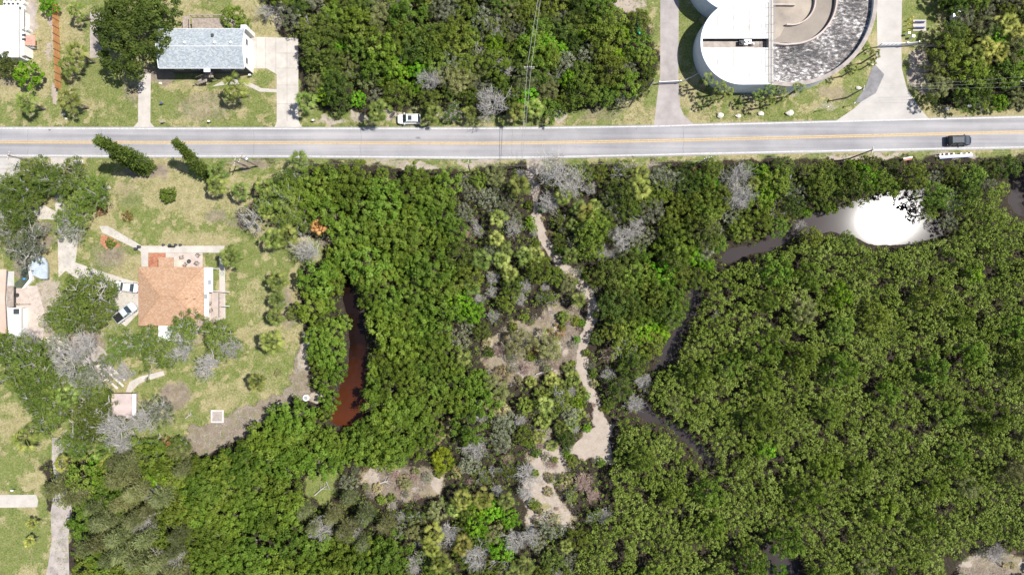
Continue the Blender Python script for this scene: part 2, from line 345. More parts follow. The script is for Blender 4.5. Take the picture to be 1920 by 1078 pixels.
# ---------------------------------------------------------------- water
def water_mat(name, c1, c2, rough, y0=None, y1=None):
    k = N(name); pos = k.pos()
    if y0 is not None:
        s = k.n('SeparateXYZ'); k.l(pos, s.inputs[0]); r = k.n('MapRange', i_1=y0, i_2=y1); k.l(s.outputs[1], r.inputs[0])
        nn = k.n('Math', operation='MULTIPLY_ADD', i_1=.5, i_2=-.25); k.l(k.noise(pos, .25, 4), nn.inputs[0])
        ad = k.n('Math', operation='ADD'); k.l(r.outputs[0], ad.inputs[0]); k.l(nn.outputs[0], ad.inputs[1]); f = ad.outputs[0]
    else: f = k.noise(pos, .15, 4)
    k.l(k.ramp(f, [(.15, c1), (.85, c2)]), k.b.inputs['Base Color'])
    k.b.inputs['Roughness'].default_value = rough; k.b.inputs['IOR'].default_value = 1.33
    k.bump(k.noise(pos, 1.2, 3), .012, .03)
    return k.m
M['creek'] = water_mat('murky_creek_water', (.032, .026, .026), (.048, .04, .04), .055)
M['tannin'] = water_mat('tannin_stained_water', (.010, .005, .004), (.075, .021, .008), .08, -8, -27)  # darker upper end: water depth plus tree shade painted into the colour
def wsheet(name, label, x0, y0, x1, y1, m, z=-.36):
    a, b = P2(x0, y1), P2(x1, y0)
    return tag(MB().sheet([(a[0], a[1]), (b[0], a[1]), (b[0], b[1]), (a[0], b[1])], z).build(name, m), label, None, kind='structure')
wsheet('water', 'narrow still pond of rusty brown tannin water', 600, 500, 705, 815, M['tannin'])
wsheet('water', 'murky grey tidal creek winding through the mangroves', 1170, 310, 1990, 1150, M['creek'])

# ---------------------------------------------------------------- road, drives, paths
k = N('asphalt'); pos = k.pos()
s = k.n('SeparateXYZ'); k.l(pos, s.inputs[0])
wv = k.n('TexNoise', i_Scale=1, i_Detail=3); mp = k.n('Mapping'); mp.inputs['Scale'].default_value = (.02, 1.1, 1); k.l(pos, mp.inputs[0]); k.l(mp.outputs[0], wv.inputs['Vector'])
c = k.mix(.62, k.noise(pos, 6, 4, .8), wv.outputs['Fac']); c = k.mix(.35, c, k.noise(pos, .12, 4))
k.l(k.ramp(c, [(.38, (.20, .197, .208)), (.5, (.28, .272, .283)), (.62, (.36, .348, .355))]), k.b.inputs['Base Color'])
k.b.inputs['Roughness'].default_value = .85; k.b.inputs['Specular IOR Level'].default_value = .3; M['asphalt'] = k.m
M['asphalt_old'] = mat('weathered_asphalt_drive', (.31, .28, .27), .9, .2, .35, bump=.1)
M['asphalt_patch'] = mat('grey_asphalt_patch', (.19, .185, .19), .9, .3, .6)
M['drive'] = mat('pale_worn_drive', (.40, .375, .35), .9, .13, .3, bump=.1)
M['yellow'] = mat('yellow_line_paint', (.46, .325, .15), .7, .3, 4)
M['linewhite'] = mat('white_line_paint', (.47, .46, .45), .7, .3, 3)
def strip(name, label, fa, fb, z, m, x0=-400, x1=2300, n=90):
    mb = MB(); X = np.linspace(x0, x1, n)
    for i, x in enumerate(X): mb.v += [P(x, fa(x))[:2]+(z,), P(x, fb(x))[:2]+(z,)]
    mb.f = [(2*i, 2*i+1, 2*i+3, 2*i+2) for i in range(n-1)]
    return tag(mb.build(name, m), label, None, kind='structure')
rc = lambda x: np.interp(x, RX, RC)
strip('road', 'grey two lane road crossing from left to right', lambda x: road_u(x)-3, lambda x: road_l(x)+3.5, .012, M['asphalt'])
strip('road_marking', 'white edge line along the north side of the road', lambda x: road_u(x)-1.2, lambda x: road_u(x)+1.1, .018, M['linewhite'])
strip('road_marking', 'white edge line along the south side of the road', lambda x: road_l(x)-1.1, lambda x: road_l(x)+1.2, .018, M['linewhite'])
strip('road_marking', 'northern line of the double yellow centre line', lambda x: rc(x)-2.5, lambda x: rc(x)-.6, .018, M['yellow'])
strip('road_marking', 'southern line of the double yellow centre line', lambda x: rc(x)+.7, lambda x: rc(x)+2.6, .018, M['yellow'])
SLABN = [0]
def slab(name, label, pts, m, z=.03, z0=None):
    SLABN[0] += 1; z += .0041*(SLABN[0] % 9 if z >= .02 else SLABN[0] % 3)
    mb = MB(); q = [P2(*p) for p in pts]
    mb.prism(q, -.15 if z0 is None else z0, z)
    return tag(mb.build(name, m), label, None, kind='structure')
slab('road', 'side road beside the round tank meeting the main road', [(1238, -60), (1273, -60), (1272, 150), (1275, 200), (1282, 216), (1303, 236), (1226, 238.5), (1230, 200), (1235, 160), (1238, 140)], M['asphalt_old'], .008)
slab('road', 'wide pale entrance drive flaring onto the main road', [(1643, -60), (1692, -60), (1690, 85), (1691, 130), (1700, 165), (1722, 200), (1742, 224), (1565, 228.5), (1600, 205), (1632, 175), (1640, 130), (1645, 90)], M['drive'], .008)
slab('road', 'darker asphalt patch on the entrance drive', [(1641, 122), (1658, 140), (1642, 175), (1612, 193), (1602, 194), (1622, 165), (1634, 130)], M['asphalt_patch'], .02)
slab('driveway', 'concrete strip driveway left of the grey roofed house', [(260, 140), (283, 138), (282, 230), (290, 239), (250, 239), (259, 229)], M['concrete'])
slab('driveway', 'large pale concrete driveway right of the grey roofed house', [(470, 70), (559, 72), (560, 228), (566, 239), (515, 239), (519, 228), (519, 140), (500, 129), (470, 129)], M['concrete'])
mj = MB()
for a, b, c_, d in [(480, 71, 481, 129), (497.5, 72, 498.3, 129), (517, 72, 517.8, 139), (538, 72, 538.8, 228), (519, 128, 559, 128.8), (519, 100, 559, 100.7), (519, 160, 559, 160.7), (519, 195, 559, 195.7)]:
    u, v = P2(a, d), P2(c_, b); mj.sheet([u, (v[0], u[1]), v, (u[0], v[1])], .075)
tag(mj.build('driveway', M['concrete_old']), 'thin dark joints in the large concrete driveway', None, kind='structure')
slab('path', 'narrow concrete walkway curving to the large driveway', [(398, 163), (425, 148), (445, 145), (458, 150), (490, 166), (519, 168), (519, 174), (487, 172.5), (456, 158), (420, 160)], M['concrete'])
slab('path', 'isolated concrete slab on the lawn beside the big tree', [(169, 23), (193, 24), (193, 109), (169, 109)], M['concrete_old'])
slab('path', 'pale concrete slab on the lower left lawn', [(-60, 927), (68, 927), (72, 938), (70, 950), (-60, 952)], M['concrete'])
slab('driveway', 'light drive dropping south from the road at far left', [(-60, 296), (38, 296), (37, 410), (-60, 410)], M['drive'])
slab('path', 'small concrete apron by the oak trees', [(37, 386), (85, 386), (110, 400), (110, 412), (37, 410)], M['concrete'])
slab('driveway', 'narrow concrete drive running south under the oaks', [(95, 296), (130, 296), (115, 330), (118, 380), (150, 420), (142, 490), (110, 520), (108, 430)], M['concrete'])
slab('driveway', 'concrete parking area west of the orange roofed house', [(130, 488), (200, 512), (235, 523), (262, 530), (262, 585), (236, 612), (205, 590), (215, 545), (150, 525), (120, 505)], M['concrete'])
slab('path', 'diagonal concrete walk leading to the patio', [(186, 424), (203, 424), (268, 462), (266, 473), (258, 468), (192, 436)], M['concrete'])
slab('path', 'short curved path leading to the small shed', [(306, 695), (309, 703), (262, 718), (246, 735), (236, 734), (243, 716), (262, 706)], M['concrete'])
slab('path', 'dirt track at the lower left edge of the trees', [(98, 820), (116, 822), (120, 860), (130, 905), (135, 960), (128, 1005), (132, 1150), (70, 1150), (90, 1060), (97, 1010), (95, 960), (104, 905), (97, 860)], mat('dirt_track', (.33, .29, .27), .95, .3, .6, bump=.3), .015)

rr_ = random.Random(3)
for i, xc in enumerate((52, 190, 476, 676, 960, 1281)):
    mb = MB(); q = []
    for j in range(9):
        t = j/8; yy = road_u(xc)+2+(road_l(xc)-road_u(xc)-4)*t; q.append(P2(xc+rr_.gauss(0, .7), yy))
    w = .035; mb.v = [(a_[0]-w, a_[1], .0155) for a_ in q]+[(a_[0]+w*rr_.uniform(.4, 1.4), a_[1], .0155) for a_ in q]; n_ = len(q); mb.f = [(j, j+1, n_+j+1, n_+j) for j in range(n_-1)]
    tag(mb.build('road_crack', M['asphalt_patch']), 'thin dark transverse crack across both lanes of the road', None, kind='structure')
for i, (x, y, w, d_) in enumerate(((784, 259, 11, 5), (93, 244, 5, 4), (1088, 276, 2.2, 2), (276, 246, 2, 2), (1193, 242, 3, 2))):
    q = [P2(x+w*.5*math.cos(k_*.628)*rr_.uniform(.7, 1.2), y+d_*.5*math.sin(k_*.628)*rr_.uniform(.7, 1.2)) for k_ in range(10)]
    tag(MB().sheet(q, .0162+.0002*i).build('road_stain', M['asphalt_patch']), 'small dark stain on the grey road surface', None, kind='structure')
# ---------------------------------------------------------------- buildings
def gable(mb, x0, x1, y0, y1, ze, zr, t=.12, hip=0):
    """roof with its ridge along x"""
    ym = (y0+y1)/2; a, b = x0+hip, x1-hip
    top = [(x0, y0, ze), (x1, y0, ze), (b, ym, zr), (a, ym, zr), (x0, y1, ze), (x1, y1, ze)]
    low = [(p[0], p[1], p[2]-t) for p in top]; o = 6
    f = [(0, 1, 2, 3), (3, 2, 5, 4), (o+3, o+2, o+1, o), (o+4, o+5, o+2, o+3), (0, o, o+1, 1), (4, 5, o+5, o+4), (1, o+1, o+2, 2), (2, o+2, o+5, 5), (0, 3, o+3, o), (3, 4, o+4, o+3)]
    if hip: f += [(0, 3, 4), (1, 5, 2)]
    return mb.add(top+low, f)
def window(parent, x0, y0, x1, y1, z0, z1, axis):
    """a framed window standing proud of a wall; axis is the wall's outward direction"""
    f = MB(); g_ = MB(); d = .05
    if axis in ('s', 'n'):
        s = -1 if axis == 's' else 1
        f.box(x0-.08, y0, z0-.08, x1+.08, y0+s*d, z0); f.box(x0-.08, y0, z1, x1+.08, y0+s*d, z1+.08); f.box(x0-.08, y0, z0, x0, y0+s*d, z1); f.box(x1, y0, z0, x1+.08, y0+s*d, z1)
        g_.box(x0, y0, z0, x1, y0+s*.02, z1)
    else:
        s = 1 if axis == 'e' else -1
        f.box(x0, y0-.08, z0-.08, x0+s*d, y1+.08, z0); f.box(x0, y0-.08, z1, x0+s*d, y1+.08, z1+.08); f.box(x0, y0-.08, z0, x0+s*d, y0, z1); f.box(x0, y1, z0, x0+s*d, y1+.08, z1)
        g_.box(x0, y0, z0, x0+s*.02, y1, z1)
    w = f.build('window', M['white'], parent); g_.build('pane', M['glass'], w)
# grey roofed house
xa, ya = P2(298, 128, 5.0); xb, yb = P2(458.5, 54.5, 5.0)
h = thing('raised_house', 'raised house with pale blue grey gabled shingle roof', 'house', (xa, ya, 0))
rf = gable(MB(), xa-.1, xb, ya, yb, 5.0, 6.1).build('roof', M['shingle'], h)
tr = MB()
tr.tube([(xa, ya-.03, 4.96), (xb, ya-.03, 4.96)], .07, 4); tr.tube([(xa, yb+.03, 4.96), (xb, yb+.03, 4.96)], .07, 4); tr.tube([(xa-.05, (ya+yb)/2, 6.13), (xb, (ya+yb)/2, 6.13)], .06, 5)
tr.tube([(xa-.1, ya, 5.03), (xa-.1, (ya+yb)/2, 6.12), (xa-.1, yb, 5.03)], .05, 4); tr.tube([(xb, ya, 5.03), (xb, (ya+yb)/2, 6.12), (xb, yb, 5.03)], .05, 4)
tr.build('trim', M['white'], rf)
for vx in (316, 348, 404, 434):
    p = P(vx, 81, 5.9); MB().tube([(p[0], p[1], 5.7), (p[0], p[1], 6.25)], .13, 8).tube([(p[0], p[1], 6.2), (p[0], p[1], 6.28)], .26, 8).build('roof_vent', M['white'], rf)
p = P(398, 67, 5.6); MB().box(p[0]-.2, p[1]-.3, 5.3, p[0]+.2, p[1]+.3, 5.75).build('roof_hatch', M['dark'], rf)
ym = (ya+yb)/2; wz = 4.86
wl = MB().prism([(xa+.5, ya+.55), (xb-.28, ya+.55), (xb-.28, yb-.5), (xa+.5, yb-.5)], 0, 4.84)
wl.add([(xb-.28, ya+.55, 4.84), (xb-.28, yb-.5, 4.84), (xb-.28, ym, 5.8), (xa+.5, ya+.55, 4.84), (xa+.5, yb-.5, 4.84), (xa+.5, ym, 5.8)], [(0, 1, 2), (3, 5, 4)])
wl.build('wall', M['white'], h)
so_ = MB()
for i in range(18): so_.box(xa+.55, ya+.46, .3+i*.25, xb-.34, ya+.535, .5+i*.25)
so_.build('shade_toned_south_siding', M['dark'], h)  # dark boards put the shade of the south wall into the colour
for wx0 in (xa+2, xa+5, xa+10.6, xa+13.0): window(h, wx0, ya+.44, wx0+1.3, 0, 2.7, 3.9, 's')
window(h, xb-.27, ym-2.2, 0, ym-1.2, 2.8, 3.9, 'e'); window(h, xb-.27, ym+1.2, 0, ym+2.2, 2.8, 3.9, 'e')
a, b = P2(382, 136, 4.9), P2(394, 128.5, 4.9)
MB().box(a[0], a[1]+.05, 4.8, b[0], b[1]-.02, 4.9).build('entry_canopy', M['white'], h)
# front stair and landing
a, b = P2(360, 152, 2.0), P2(400, 137, 2.0)
st = MB().box(a[0]+2.4, a[1]+.6, 1.95, b[0], ya+.42, 2.1)
for i in range(9): st.box(a[0]+.2+i*.27, a[1]-.1, .12+i*.2, a[0]+.5+i*.27, a[1]+.9, .18+i*.2)
s_ = st.build('front_steps', M['wood'], h)
rl = MB()
for yy in (a[1]-.14, a[1]+.93):
    rl.tube([(a[0]+.1, yy, 1.0), (a[0]+2.6, yy, 2.95)], .05, 5)
    for i in range(5): rl.tube([(a[0]+.15+i*.6, yy, 0), (a[0]+.15+i*.6, yy, 1.05+i*.47)], .04, 4)
rl.tube([(a[0]+2.5, a[1]+.6, 3), (b[0], a[1]+.6, 3)], .05, 5); rl.tube([(b[0], a[1]+.6, 3), (b[0], ya+.5, 3)], .05, 5)
for xx in (a[0]+2.5, (a[0]+b[0])/2+1, b[0]): rl.tube([(xx, a[1]+.6, 0), (xx, a[1]+.6, 3)], .06, 4)
rl.tube([(a[0]+.1, a[1]-.14, 0), (a[0]+.1, a[1]-.14, 1.6)], .1, 5)
rl.build('railing', M['wood'], s_)
# rear deck
a, b = P2(357, 54, 3.6), P2(447, 40, 3.6)
dk = MB()
for i in range(11): dk.box(a[0], a[1]+.1+i*.2, 2.9, b[0]-.6, a[1]+.28+i*.2, 2.95)
d_ = dk.build('back_deck', M['wood'], h)
rr = MB(); y2 = a[1]+2.3
rr.box(a[0]-.1, y2, 3.85, b[0]-3, y2+.16, 3.95); rr.box(a[0]-.12, a[1], 3.86, a[0]+.06, y2, 3.97)
rr.tube([(b[0]-3, y2+.05, 3.9), (b[0]-.6, a[1]+1.2, 3.9)], .08, 5)
for i in range(9): rr.tube([(a[0]+i*1.05, y2+.08, 0), (a[0]+i*1.05, y2+.08, 3.85)], .06, 4)
rr.build('railing', M['wood'], d_)
a, b = P2(342, 54, 2.2), P2(357, 31, 2.2)
MB().box(a[0], a[1], 2.0, b[0]-.2, b[1], 2.12).build('landing', M['brownwood'] if 0 else M['wood'], d_)
a, b = P2(446, 55, 5.1), P2(461, 43, 5.1)
MB().box(a[0]+.1, a[1]+.35, 0, b[0]-.3, b[1], 4.1).box(a[0]+.4, a[1]+.55, 4.1, b[0]-.6, b[1]-.25, 4.3).build('chimney', M['white'], h)
c0 = P2(452, 49, 5.2); 
# white roofed building at far left
xa, ya = P2(-60, 108, 3.4); xb, yb = P2(34, 11, 3.4)
h = thing('white_roofed_building', 'long flat white roofed building at the far left edge', 'building', (xb, ya, 0))
MB().box(xa, ya, 3.2, xb, yb, 3.4).build('roof', M['roofwhite'], h)
MB().box(xa, ya+.3, 0, xb-.3, yb-.3, 3.2).build('wall', M['white'], h)
a, b = P2(34, 104, 2.7), P2(44, 15, 2.7)
sp_ = MB().box(xb+.01, a[1], 2.4, b[0], b[1]-4.6, 2.55).box(xb+.01, a[1]+4.9, 2.42, b[0]-.1, b[1], 2.57)
sp_.box(b[0]-.3, a[1]+.2, 0, b[0]-.12, a[1]+4.4, 2.4); sp_.build('side_lean_to', M['white'], h)
for i in range(2): MB().box(xb+.15, P2(0, 68+8*i, 2.7)[1], 2.58, xb+.8, P2(0, 64+8*i, 2.7)[1], 2.64).build('skylight', M['glass'], h)
for i, x in enumerate((2, 10, 18, 27)):
    p = P2(x, 4, 2.5); t = thing('rooftop_unit', 'white box unit %s behind the white roofed building' % ('at the left edge', 'second from the left edge', 'third from the left edge', 'nearest the lawn')[i], 'air conditioner', (p[0], p[1], 0), group='box units behind the white building')
    MB().box(p[0]-.28, p[1]-.5, 0, p[0]+.28, p[1]+.6, 1.6).build('casing', M['white'], t); MB().tube([(p[0], p[1], 1.6), (p[0], p[1], 1.66)], .22, 12).build('fan_grille', M['dark'], t)
p = P2(43, 4, 1); MB_ = MB().tube([(p[0], p[1], 0), (p[0], p[1], 1.0)], .35, 12); t = MB_.build('water_drum', M['white']); tag(t, 'round white drum on the paving behind the white building', 'drum')
p = P2(48, 54, 1.4); tag(MB().tube([(p[0], p[1], 0), (p[0], p[1], 1.3)], .35, 12).tube([(p[0], p[1], 1.3), (p[0], p[1], 1.4)], .38, 12).build('water_drum', M['white']), 'round white drum by the striped awning', 'drum')
a, b = P2(44, 85, 2.3), P2(64, 66, 2.3)
h = thing('awning', 'terracotta striped awning beside the white roofed building', 'awning', (a[0], a[1], 0))
aw = MB()
for i in range(6): aw.add([(a[0], a[1]+i*.31, 2.5), (a[0], a[1]+i*.31+.26, 2.5), (b[0], a[1]+i*.31+.26, 2.0), (b[0], a[1]+i*.31, 2.0), (a[0], a[1]+i*.31, 2.46), (a[0], a[1]+i*.31+.26, 2.46), (b[0], a[1]+i*.31+.26, 1.96), (b[0], a[1]+i*.31, 1.96)], [(0, 3, 2, 1), (4, 5, 6, 7), (0, 4, 7, 3), (1, 2, 6, 5), (3, 7, 6, 2), (0, 1, 5, 4)])
aw.build('canopy', mat('faded_red_canvas', (.52, .25, .19), .8), h)
for q in ((b[0]-.1, a[1]+.1), (b[0]-.1, a[1]+1.7)): MB().tube([(q[0], q[1], 0), (q[0], q[1], 1.95)], .04, 6).build('leg', M['metal'], h)
for i, x in enumerate((48, 54, 61)):
    p = P2(x, 89, .6); tag(MB().tube([(p[0], p[1], 0), (p[0], p[1], .5)], [.2, .3], 9).tube([(p[0], p[1], .5), (p[0], p[1], .58)], [.3, .22], 9).build('planter_tub', M['white']), 'white tub %s below the striped awning' % ('on the left', 'in the middle', 'on the right')[i], 'tub')
a = [(42, 12), (65, 10), (66, 50), (62, 60), (46, 58), (44, 30)]
slab('path', 'grey gravel strip beside the white roofed building', a, M['concrete_old'], .015)
# orange boundary fence, eleven panels between posts
ft = P2(115.5, 170); fb = P2(109.5, 12)
h = thing('board_fence', 'long orange stained board fence running north from the lawn', 'fence', (ft[0], ft[1], 0))
nP = 11
for i in range(nP):
    t0, t1 = i/nP, (i+1)/nP; A = (ft[0]+(fb[0]-ft[0])*t0, ft[1]+(fb[1]-ft[1])*t0); B = (ft[0]+(fb[0]-ft[0])*t1, ft[1]+(fb[1]-ft[1])*t1)
    mb = MB(); nb = 10
    for j in range(nb):
        u = (j+.06)/nb; v = (j+.94)/nb; y0_, y1_ = A[1]+(B[1]-A[1])*u, A[1]+(B[1]-A[1])*v; xx = A[0]+(B[0]-A[0])*(u+v)/2
        mb.box(xx-.012, y0_, .05, xx+.012, y1_, 1.86+.02*(j % 2))
    mb.box(A[0]-.04, A[1]+.1, .4, A[0]-.013, B[1]-.1, .5); mb.box(A[0]-.04, A[1]+.1, 1.5, A[0]-.013, B[1]-.1, 1.6)
    mb.build('panel', M['orange'], h); MB().box(A[0]-.05, A[1]-.05, 0, A[0]+.06, A[1]+.05, 2.0).build('post', M['dark'], h)
# orange tiled house
zE = 3.0
xa, yA = P2(259.5, 611, zE); xb, yb = P2(382, 500.5, zE)
h = thing('tiled_house', 'orange tile roofed house beside the patio in the left yard', 'house', (xa, yA, 0))
rf = gable(MB(), xa, xb, yA, yb, zE, zE+1.25, .16, hip=4.6).build('roof', M['rtile'], h)
cap = MB(); ymid = (yA+yb)/2
cap.tube([(xa+4.6, ymid, zE+1.28), (xb-4.6, ymid, zE+1.28)], .09, 6)
for sx, ex in ((xa, xa+4.6), (xb, xb-4.6)):
    for sy in (yA, yb): cap.tube([(sx, sy, zE+.02), (ex, ymid, zE+1.28)], .07, 5, cap=False)
cap.build('ridge_tiles', M['rtile'], rf)
a, b = P2(297, 500, zE), P2(325, 482.5, zE)
MB().box(a[0], a[1]-.3, zE-.14, b[0], b[1], zE+.05).build('porch_roof', M['rtile'], rf)
MB().box(xa+.45, yA+.45, 0, xb-.45, yb-.45, zE-.16).box(a[0]+.3, a[1]-.4, 0, b[0]-.3, b[1]-.4, zE-.15).build('wall', mat('cream_stucco', (.66, .58, .48), .85), h)
for q in (324, 350, 364): 
    p = P2(q, 560, zE+1.3); MB().tube([(p[0], p[1], zE+.7), (p[0], p[1], zE+1.55)], .07, 8).build('vent_pipe', M['rtile'], rf)
window(h, xa+2, yb-.44, xa+3.4, 0, 1, 2.2, 'n'); window(h, xb-3, yb-.44, xb-1.6, 0, 1, 2.2, 'n'); window(h, xb-.44, yA+3, 0, yA+4.4, 1, 2.2, 'e'); window(h, xa+2, yA+.44, xa+3.4, 0, 1, 2.2, 's')
a, b = P2(382.3, 547.5, 2.7), P2(399, 501.5, 2.7)
s_ = MB().box(a[0], a[1], 2.55, b[0], b[1], 2.68).box(b[0]-.15, a[1], 2.68, b[0], b[1], 2.76).box(b[0]-.25, a[1]+.1, 0, b[0]-.1, a[1]+.25, 2.55).box(b[0]-.25, b[1]-.25, 0, b[0]-.1, b[1]-.1, 2.55).build('side_porch_roof', M['roofwhite'], h)
for x, y in ((393, 529), (386, 556)):
    p = P2(x, y, 2.7); MB().box(p[0]-.28, p[1]-.42, 2.68, p[0]+.28, p[1]+.42, 2.74).build('skylight', M['metal'], s_)
a, b = P2(382.3, 593, 2.7), P2(391, 547.8, 2.7)
MB().box(a[0], a[1], 2.5, b[0], b[1], 2.64).build('narrow_porch_roof', M['roofwhite'], h)
a, b = P2(297, 639, 2.7), P2(344.5, 606.5, 2.7)
MB().box(a[0], a[1], 2.5, b[0], b[1], 2.7).box(a[0]+.2, a[1]+.2, 0, b[0]-.2, b[1]-.1, 2.5).build('flat_annex', M['roofwhite'], h)
# patio
slab('patio', 'pale L shaped concrete walk round the orange roofed house patio', [(264, 461), (421, 461), (421, 474), (278, 474), (278, 500), (266, 500)], M['concrete'], .05)
slab('patio', 'straight concrete walk along the right of the small lawn', [(411, 474.3), (421.5, 474.3), (423, 598), (412, 598)], M['concrete'], .046)
slab('patio', 'pinkish paved terrace with chairs north of the orange roof', [(328, 474.3), (380, 474.3), (380, 503), (324, 503), (324, 482), (328, 482)], M['pavers'], .042)
slab('patio', 'white concrete corner by the terrace', [(311, 474.3), (327.7, 474.3), (327.7, 481.7), (323.7, 483), (311, 483)], M['concrete'], .044)
slab('patio', 'terracotta brick corner patio beside the porch', [(279, 476), (283, 474.5), (310.8, 474.5), (310.8, 483), (297, 483), (297, 502), (278.3, 502)], M['brick'], .048)
slab('patio', 'worn paving around the parked cars', [(391, 548), (411.8, 546), (411.8, 604), (391, 604)], M['pavers'], .03)
slab('patio', 'brick edged garden bed beside the diagonal walk', [(190, 440), (206, 444), (226, 458), (222, 464), (208, 462), (200, 468), (188, 455)], M['brick'], .03)
a, b = P2(396, 600, .4), P2(419, 547, .4)
h = thing('timber_deck', 'low weathered timber deck on the right of the orange roofed house', 'deck', (a[0], a[1], 0))
mb = MB(); nb = 14
for i in range(nb): mb.box(a[0]+(b[0]-a[0])*i/nb, a[1], .3, a[0]+(b[0]-a[0])*(i+.85)/nb, b[1], .36)
mb.build('boards', M['pavers'], h); 
rl = MB(); rl.box(b[0]-.55, a[1]+.6, 1.0, b[0]-.47, b[1]-.1, 1.08); rl.box(a[0], b[1]-.06, 1.0, b[0]-.1, b[1], 1.08)
for i in range(6): rl.box(b[0]-.55, a[1]+.7+i*.85, .36, b[0]-.48, a[1]+.78+i*.85, 1.0)
rl.build('railing', M['wood'], h)
def chair(name_label, x, y, rot, group=None):
    t = thing('patio_chair', name_label, 'chair', P(x, y)[:2]+(.05,), rot, group)
    for nm, mb, m in (('seat', MB().box(-.28, -.26, .38, .28, .28, .44), 'wood'), ('backrest', MB().box(-.28, -.36, .46, .28, -.29, .95), 'wood')): 
        o = bpy.data.objects.new(nm, mb.mesh(nm, M[m])); COL.objects.link(o); o.parent = t
    for sx in (-.25, .25):
        for sy in (-.3, .24):
            o = bpy.data.objects.new('leg', MB().box(sx-.025, sy-.025, 0, sx+.025, sy+.025, .38).mesh('leg', M['dark'])); COL.objects.link(o); o.parent = t
    for sx in (-.32, .32): o = bpy.data.objects.new('armrest', MB().box(sx-.03, -.28, .62, sx+.03, .26, .66).mesh('armrest', M['dark'])); COL.objects.link(o); o.parent = t
chair('brown chair nearest the white corner of the terrace', 343, 482, .2); chair('brown chair in the middle of the terrace', 349, 496, .9); chair('brown chair at the upper right of the terrace', 373, 479, 2.4); chair('brown chair at the lower right of the terrace', 372, 494, -2.2)
chair('upper chair on the timber deck', 396, 568, -.2); chair('middle chair on the timber deck', 398, 581, .4); chair('lowest chair on the timber deck', 390, 588, -.6)
p = P2(357, 490); t = thing('patio_table', 'small dark oval table between the terrace chairs', 'table', (p[0], p[1], .05))
for nm, mb in (('table_top', MB().tube([(0, 0, .5), (0, 0, .55)], .38, 12)), ('pedestal', MB().tube([(0, 0, 0), (0, 0, .5)], [.2, .06], 8))):
    o = bpy.data.objects.new(nm, mb.mesh(nm, M['dark'])); COL.objects.link(o); o.parent = t
for i, x in enumerate((308, 320, 331, 340)):
    p = P2(x, 459.5); tag(MB().tube([(p[0], p[1], 0), (p[0], p[1], .45)], [.16, .24], 8).tube([(p[0], p[1], .45), (p[0], p[1], .5)], .26, 8).build('plant_pot', M['dark']), 'dark plant pot %s on the north patio edge' % ('first from the left', 'second from the left', 'third from the left', 'last on the right')[i], 'pot')
p = P2(323, 463); tag(MB().box(p[0]-.6, p[1]-.12, .05, p[0]+.6, p[1]+.1, .42).box(p[0]-.6, p[1]+.1, .05, p[0]+.6, p[1]+.16, .8).build('bench', M['black']), 'short black bench on the north patio walk', 'bench')
for x, y, lb in ((263, 463, 'left'), (257, 467, 'lower left')):
    p = P2(x, y); tag(MB().box(p[0]-.2, p[1]-.2, 0, p[0]+.2, p[1]+.2, .7).box(p[0]-.25, p[1]-.25, .7, p[0]+.25, p[1]+.25, .76).build('gate_pillar', M['dark']), 'small dark pillar on the %s of the walk corner' % lb, 'pillar')
p = P2(417, 513); tag(MB().tube([(p[0]+.32*math.cos(k*.393), p[1]+.32*math.sin(k*.393), .09) for k in range(17)], .03, 5, False).build('garden_hose', mat('green_hose', (.12, .3, .15))), 'coiled green hose on the concrete walk', 'hose')
for y, lb in ((547, 'upper'), (574, 'lower')):
    p, q = P2(420, y, 2.6), P2(431, y, 2.6); 
    tag(MB().tube([(p[0]-.3, p[1], 0), (p[0]-.3, p[1], 2.5)], .05, 6).tube([(p[0]-.3, p[1], 2.5), (q[0], q[1], 2.6)], .05, 6).build('clothes_post', M['white']), '%s white post with an arm right of the timber deck' % lb, 'post')
# garden shed, sand frame, white lid, planks
a, b = P2(209, 784, 2.4), P2(247, 738, 2.4)
h = thing('garden_shed', 'small shed with flat pinkish grey roof on the lower lawn', 'shed', (a[0], a[1], 0))
MB().box(a[0], a[1], 2.3, b[0], b[1], 2.42).build('roof', mat('pinkish_felt', (.44, .36, .34), .9, .15, .6), h); MB().box(a[0]+.15, a[1]+.15, 0, b[0]-.15, b[1]-.15, 2.3).build('wall', M['wood'], h)
p = P2(254, 783, 2.2); MB().box(b[0]+.01, a[1]+.4, 2.1, p[0]+.1, b[1]-.05, 2.2).build('side_cover', M['white'], h)
a, b = P2(396, 792), P2(420, 768)
mb = MB(); mb.box(a[0], a[1], 0, b[0], a[1]+.28, .22); mb.box(a[0], b[1]-.28, 0, b[0], b[1], .22); mb.box(a[0], a[1]+.28, 0, a[0]+.28, b[1]-.28, .22); mb.box(b[0]-.28, a[1]+.28, 0, b[0], b[1]-.28, .22)
h = thing('sand_frame', 'square pale timber frame on the lower lawn', 'sandbox', (a[0], a[1], 0)); mb.build('frame', M['paleboard'], h); MB().box(a[0]+.28, a[1]+.28, 0, b[0]-.28, b[1]-.28, .1).build('filling', M['concrete_old'], h)
p = P2(575, 745); h = thing('round_tub', 'round white tub on the mud bank near the pond', 'tub', (p[0], p[1], 0)); MB().tube([(p[0], p[1], 0), (p[0], p[1], .5)], .6, 20).build('rim', M['white'], h); MB().tube([(p[0], p[1], .5), (p[0], p[1], .53)], .38, 16).build('lid', M['metal'], h)
for i, (x, y) in enumerate(((214, 706), (205, 712), (197, 720), (222, 700), (190, 690))):
    p = P2(x, y); tag(MB().obox(p[0], p[1], .25, .33, 5.2-.5*i, .38, R(-42)).obox(p[0]-.4, p[1]+.3, .02, .24, .2, 1.1, R(-42)).build('plank', M['paleboard']), 'long grey plank in the fallen dock pile, %s' % ('longest one on top', 'second one down', 'third one down', 'one nearest the lawn', 'one nearest the oaks')[i], 'plank')
